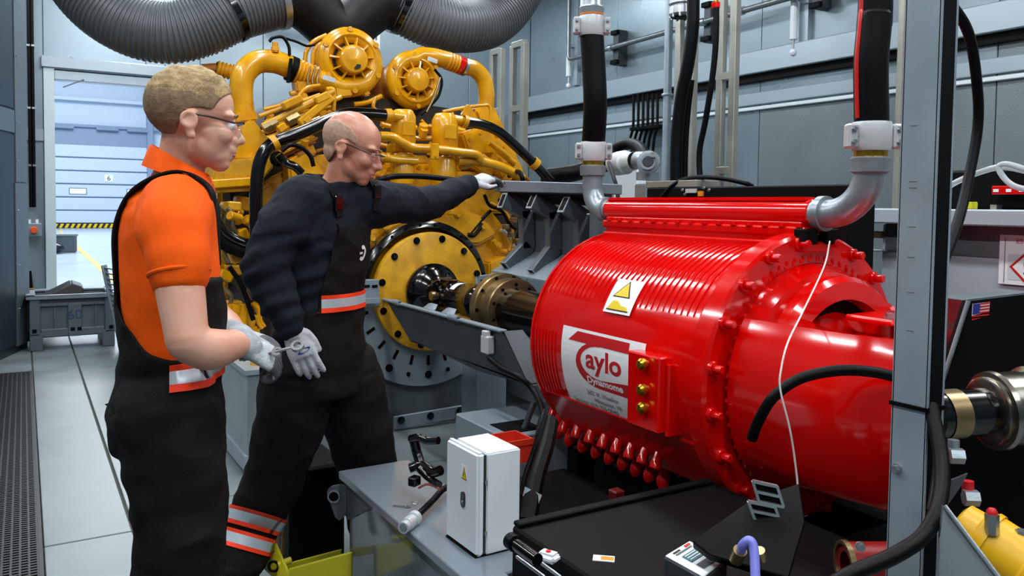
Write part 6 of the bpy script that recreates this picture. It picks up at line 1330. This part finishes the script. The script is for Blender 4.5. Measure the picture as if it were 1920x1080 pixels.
# perforated cable tray and strut behind the ducts
t = thing('cable_tray', 'perforated steel cable tray high behind the engine ducts', 'tray', PY(620, 12, 9.3))
a, b = PY(560, 8, 9.3), PY(680, 14, 9.3); MB().bx(a.x, b.x, 9.25, 9.35, a.z - .14, a.z + .06).build('tray_channel', m_greyd, t, bevel=.006)
for k in range(12):
    for z in (-.1, 0): x = a.x + .05 + (b.x - a.x - .1) * k / 11; MB().bx(x - .022, x + .022, 9.244, 9.25, a.z + z - .014, a.z + z + .014).build('slot', m_blkmat, t)
x = PY(722, 90, 9.6).x
t = thing('perforated_strut', 'pale perforated steel strut on the back wall between the turbochargers', 'strut', (x, 9.9, 0))
MB().bx(x - .05, x + .05, 9.9, 9.98, 0, CEIL).build('channel', m_alu, t)
for k in range(10): MB().bx(x - .012, x + .012, 9.895, 9.9, 2.9 + k * .1, 2.95 + k * .1).build('slot', m_greyd, t)
# ================================================================== pipes, frames and cables along the right wall
def vert(name, label, cat, u, v, X, m, w, d, z0, z1, round_=False):
    p = PX(u, v, X); t = thing(name, label, cat, (p.x, p.y, z0))
    if round_: MB().cyl((p.x, p.y, z0), (p.x, p.y, z1), w / 2, 14).build('tube', m, t)
    else: MB().bx(p.x - d / 2, p.x + d / 2, p.y - w / 2, p.y + w / 2, z0, z1).build('upright', m, t, bevel=.004)
    return t, p
m_tube = mat('raw_steel_tube', '#a9a79c', .35, .6, var=.12, vscale=4)
# ladder frames
def frame(label, us, v, X, z1, rungs):
    ps = [PX(u, v, X) for u in us]; t = thing('support_rack', label, 'rack', (X, ps[0].y, 0))
    for p in ps: MB().bx(X - .028, X + .028, p.y - .034, p.y + .034, 0, z1).build('upright', m_tube, t, bevel=.004)
    for rv in rungs: r_ = PX(us[0], rv, X); MB().bx(X - .03, X + .03, min(p.y for p in ps), max(p.y for p in ps), r_.z - .03, r_.z + .03).build('rung', m_tube, t, bevel=.003)
    return t
frame('square-tube steel frame left of the thick black hoses by the right wall', (1273, 1299), 150, 4.9, CEIL, (155, 320))
frame('pair of square-tube steel uprights right of the thin black hose by the right wall', (1352, 1376), 150, 4.9, CEIL, (145, 320))
frame('grey square-tube frame standing beside the right end of the engine', (962, 983), 150, 4.1, PX(970, 85, 4.1).z, (87, 205))
frame('dark narrow frame of struts behind the right ribbed duct', (924, 940), 150, 4.4, PX(930, 95, 4.4).z, (100, 210))
t, p = vert('steel_pipe', 'vertical galvanised pipe left of the square-tube frames', 'pipe', 1252, 150, 5.0, m_galv, .075, .075, 0, CEIL, True)
MB().torus((p.x, p.y, PX(1252, 178, 5.0).z), (0, 0, 1), .04, .014, 20, 8).build('pipe_clamp', m_galv, t)
t, p = vert('steel_pipe', 'thin vertical steel pipe just left of the foreground post', 'pipe', 1688, 150, 4.6, m_tube, .045, .045, 0, CEIL, True)
t, p = vert('wall_strut', 'light wall strut behind the thin pipe left of the foreground post', 'strut', 1700, 150, 6.2, m_galv, .14, .06, 0, CEIL)
# flange at top
p = PX(1280, 14, 4.75)
t = thing('pipe_flange', 'bolted bright steel pipe flange at the top above the black hoses', 'flange', p)
MB().lathe([(-.08, .10), (-.06, .115), (.0, .115), (.01, .085), (.02, .085), (.025, .115), (.075, .115), (.08, .06), (.8, .06)], p, (0, 0, 1), 36).build('flange_discs', m_steel, t)
for k in range(10): a = math.radians(k * 36); bolt(p + V((.10 * math.cos(a), .10 * math.sin(a), -.06)), (0, 0, -1), .012, .03, m_steel, t)
# hanging black hoses
HS = [('wall_hose', 'thick black hose hanging from the bolted flange by the right wall', [(1301, -330), (1300, -5), (1298, 60), (1290, 120), (1278, 180), (1270, 250), (1268, 330), (1270, 380)], 4.6, .052), ('wall_hose', 'second black hose tucked behind the thick one under the flange', [(1296, 150), (1288, 220), (1284, 290), (1283, 370)], 4.7, .028),
      ('wall_hose', 'thin black hose hanging from the red valve by the right wall', [(1343, 4), (1342, 80), (1335, 150), (1322, 230), (1312, 280), (1312, 325), (1318, 350)], 4.6, .024)]
for nm, lab, px, X, r in HS: tag(hose(nm, [PX(u, v, X) for u, v in px], r, m_blk), lab, 'hose')
p = PX(1342, 10, 4.6); t = thing('red_valve', 'small red-handled valve above the thin black hose', 'valve', p); MB().box(p, (.05, .06, .05)).build('handle', m_red, t, bevel=.008); MB().cyl(p - V((0, 0, .05)), p + V((0, 0, .1)), .018, 12).build('stem', m_brass, t)
# long wall pipe with wall brackets
XP = 6.12
a, b = PX(1066, 112, XP), PX(1560, -2, XP); zc_ = (a.z + PX(1500, 12, XP).z) / 2
t = thing('wall_pipe', 'long thin steel pipe running along the right wall above the ledge', 'pipe', (XP, a.y, a.z))
MB().tube([(XP, a.y, a.z + 1.4), (XP, a.y, a.z + .05), (XP, a.y - .03, a.z + .01), (XP, a.y - .07, a.z), (XP, 0.5, a.z + .12)], .03, 12).build('pipe_run', mat('dull_steel_pipe', '#7b8284', .35, .6), t)
for u in (1146, 1318, 1390, 1528):
    for vv in (0,): 
        y_ = PX(u, 60, XP).y; f = (a.y - y_) / (a.y - .5); MB().lathe([(-.03, .03), (-.03, .042), (.03, .042), (.03, .03)], V((XP, y_, a.z + .12 * f)), (0, 1, 0), 14, close=True).build('pipe_joint', m_steel, t)
for u, hv in ((1160, .42), (1331, .42), (1535, .3)):
    y_ = PX(u, 60, XP + .08).y; f = (a.y - y_) / (a.y - .5); z = a.z + .12 * f; lab = {1160: 'dark pipe bracket on the right wall nearest the back wall', 1331: 'dark pipe bracket between the square-tube frames', 1535: 'dark pipe bracket left of the red-edged hose'}[u]
    bt_ = thing('pipe_bracket', lab, 'bracket', (XW - .06, y_, z), 'wall pipe brackets'); MB().bx(XP + .035, XW, y_ - .05, y_ + .05, z - hv / 2, z + hv / 2).build('rail', m_dkgrey, bt_, bevel=.006)
    for s_ in (-1, 1): MB().bx(XP + .0, XP + .05, y_ - .06, y_ + .06, z + s_ * hv * .42 - .025, z + s_ * hv * .42 + .025).build('end_block', m_blkmat, bt_, bevel=.004)
# slim sensor rods on the wall
for u, v0, v1, lab in ((1071, -20, 160, 'slim white sensor rod hanging on the right wall near the engine'), (1493, -20, 98, 'slim white sensor rod hanging on the right wall left of the red-edged hose')):
    p0, p1 = PX(u, v0, 6.22), PX(u, v1, 6.22); t = thing('sensor_rod', lab, 'sensor', p1, 'wall sensor rods'); z0 = p1.z
    MB().cyl((6.2, p0.y, z0 + .35), (6.2, p0.y, CEIL - .1), .022, 10).build('upper_tube', m_galv, t); MB().cyl((6.2, p0.y, z0 + .12), (6.2, p0.y, z0 + .5), .035, 10).build('sleeve', m_white, t); MB().cyl((6.2, p0.y, z0), (6.2, p0.y, z0 + .15), .012, 8).build('probe', m_steel, t); MB().sphere((6.2, p0.y, z0), .035, 10).build('tip', m_white, t)
    MB().bx(6.18, XW, p0.y - .05, p0.y + .05, z0 + .5, z0 + .54).build('bracket', m_galv, t); MB().bx(XW - .05, XW, p0.y - .12, p0.y - .02, z0, CEIL).build('backing_strip', m_galv, t)
# bundle of five cables below the ledge
for k in range(6):
    u = 1188 + k * 9; ends = [(u, 176), (u, 205), (u - 1, 238), (u - 6, 258), (u - 14 + k, 285)]
    tag(hose('wall_cable', [PX(a, b, 6.18) for a, b in ends], .016, m_blk, n=8), ['first', 'second', 'third', 'fourth', 'fifth', 'last'][k] + ' black cable from the left in the bundle under the wall ledge', 'cable', 'black cables under the wall ledge')
q = PX(1212, 238, 6.15); tag(MB().bx(6.12, 6.28, PX(1238, 238, 6.15).y, PX(1184, 238, 6.15).y, q.z - .025, q.z + .01).build('cable_bar', m_blkmat, bevel=.004), 'dark clip bar holding the black cable bundle on the wall', 'clip')
# valve with hose behind the far elbow
t = thing('camlock_valve', 'grey camlock hose coupling with round plug behind the far pipe elbow', 'valve', PX(1195, 340, 3.4))
VX = 3.4
a, b = PX(1152, 308, VX), PX(1200, 300, VX); MB().lathe([(0, .05), (0, .075), (.05, .08), (.12, .08), (.13, .065), (.2, .06), (.21, .06)], a, b - a, 28).build('coupling', m_alu, t)
MB().tube(spline([PX(1195, 300, VX), PX(1208, 302, VX), PX(1214, 318, VX), PX(1214, 338, VX)], 6), .055, 20).build('elbow', m_galvpipe, t); MB().lathe([(0, .06), (0, .072), (.05, .072), (.05, .06)], V((PX(1214, 338, VX).x, PX(1214, 338, VX).y, PX(1214, 338, VX).z)), (0, 0, 1), 24, close=True).build('collar', m_galvpipe, t)
c = PX(1218, 305, VX - .06); MB().lathe([(0, .06), (.03, .07), (.05, .07), (.052, .05), (.07, .05), (.07, 0)], c, (-.75, -.65, .05), 24).build('plug', m_galvpipe, t); MB().lathe([(.071, 0), (.071, .035), (.075, .03), (.075, 0)], c, (-.75, -.65, .05), 20).build('plug_face', m_dkgrey, t)
for s_ in (-1, 1): MB().bar(PX(1212, 292 + 0 * s_, VX - .05), PX(1228, 290, VX - .1), .02, .03).build('lever', m_alu, t)
MB().bx(VX - .06, VX + .06, PX(1214, 338, VX).y - .06, PX(1214, 338, VX).y + .06, 0, PX(1214, 345, VX).z).build('pedestal', m_galvpipe, t, bevel=.01)
tag(hose('camlock_hose', [PX(1020, 332, 3.2), PX(1065, 326, 3.3), PX(1100, 318, 3.4), PX(1140, 305, 3.42), PX(1158, 308, 3.42)], .062, m_blk, n=18), 'thick black hose running to the camlock coupling behind the far elbow', 'hose')
tag(hose('camlock_hose', [PX(1138, 312, 3.42), PX(1152, 282, 3.5), PX(1178, 270, 3.52), PX(1200, 278, 3.48), PX(1212, 300, 3.42)], .04, m_blk, n=16), 'black hose arching over the camlock coupling', 'hose')
p = PX(1175, 340, 4.2); tag(MB().bx(4.2, 4.3, PX(1195, 340, 4.2).y, PX(1150, 340, 4.2).y, 0, PX(1175, 312, 4.2).z).build('white_cabinet', m_white, bevel=.01), 'small white cabinet half hidden behind the camlock coupling', 'cabinet')
tag(hose('thin_cable', [PX(1140, 300, 3.4), PX(1150, 330, 3.0), PX(1158, 362, 2.9), PX(1160, 420, 2.8)], .012, m_blk, n=8), 'thin black cable beside the far elbow', 'cable')
# black instrument housing behind the manifold
t = thing('instrument_housing', 'long flat black instrument housing behind the red manifold', 'housing', (2.95, 2.8, 0))
ya, yb = PX(1212, 355, 2.75).y, PX(1592, 350, 2.75).y; zt = PX(1400, 349, 2.75).z
MB().bx(2.75, 2.92, yb, ya, zt - .45, zt).build('case', m_blkmat, t, bevel=.006); MB().bx(2.78, 2.9, yb + .05, ya - .05, 0, zt - .45).build('base', m_blkmat, t)
MB().bx(2.76, 2.91, ya - .35, ya + .02, zt, zt + .035).build('top_rail', m_tube, t, bevel=.003)
q = PX(1296, 357, 2.745); MB().bx(2.74, 2.75, q.y - .035, q.y + .035, q.z - .012, q.z + .008).build('type_plate', m_alu, t); q = PX(1314, 363, 2.745); MB().bx(2.74, 2.75, q.y - .015, q.y + .015, q.z - .012, q.z + .012).build('orange_label', MATS['print_orange'], t)
for u, v in ((1285, 364), (1320, 352), (1330, 356), (1280, 356)): bolt(PX(u, v, 2.748), (-1, 0, 0), .006, .008, m_steel, t)
tag(hose('thin_cable', [PX(1238, 372, 2.74), PX(1265, 345, 2.76), PX(1300, 333, 2.8), PX(1350, 334, 2.82), PX(1395, 343, 2.85), PX(1410, 349, 2.9)], .011, m_blk, n=8), 'thin black cable arched over the black instrument housing', 'cable')
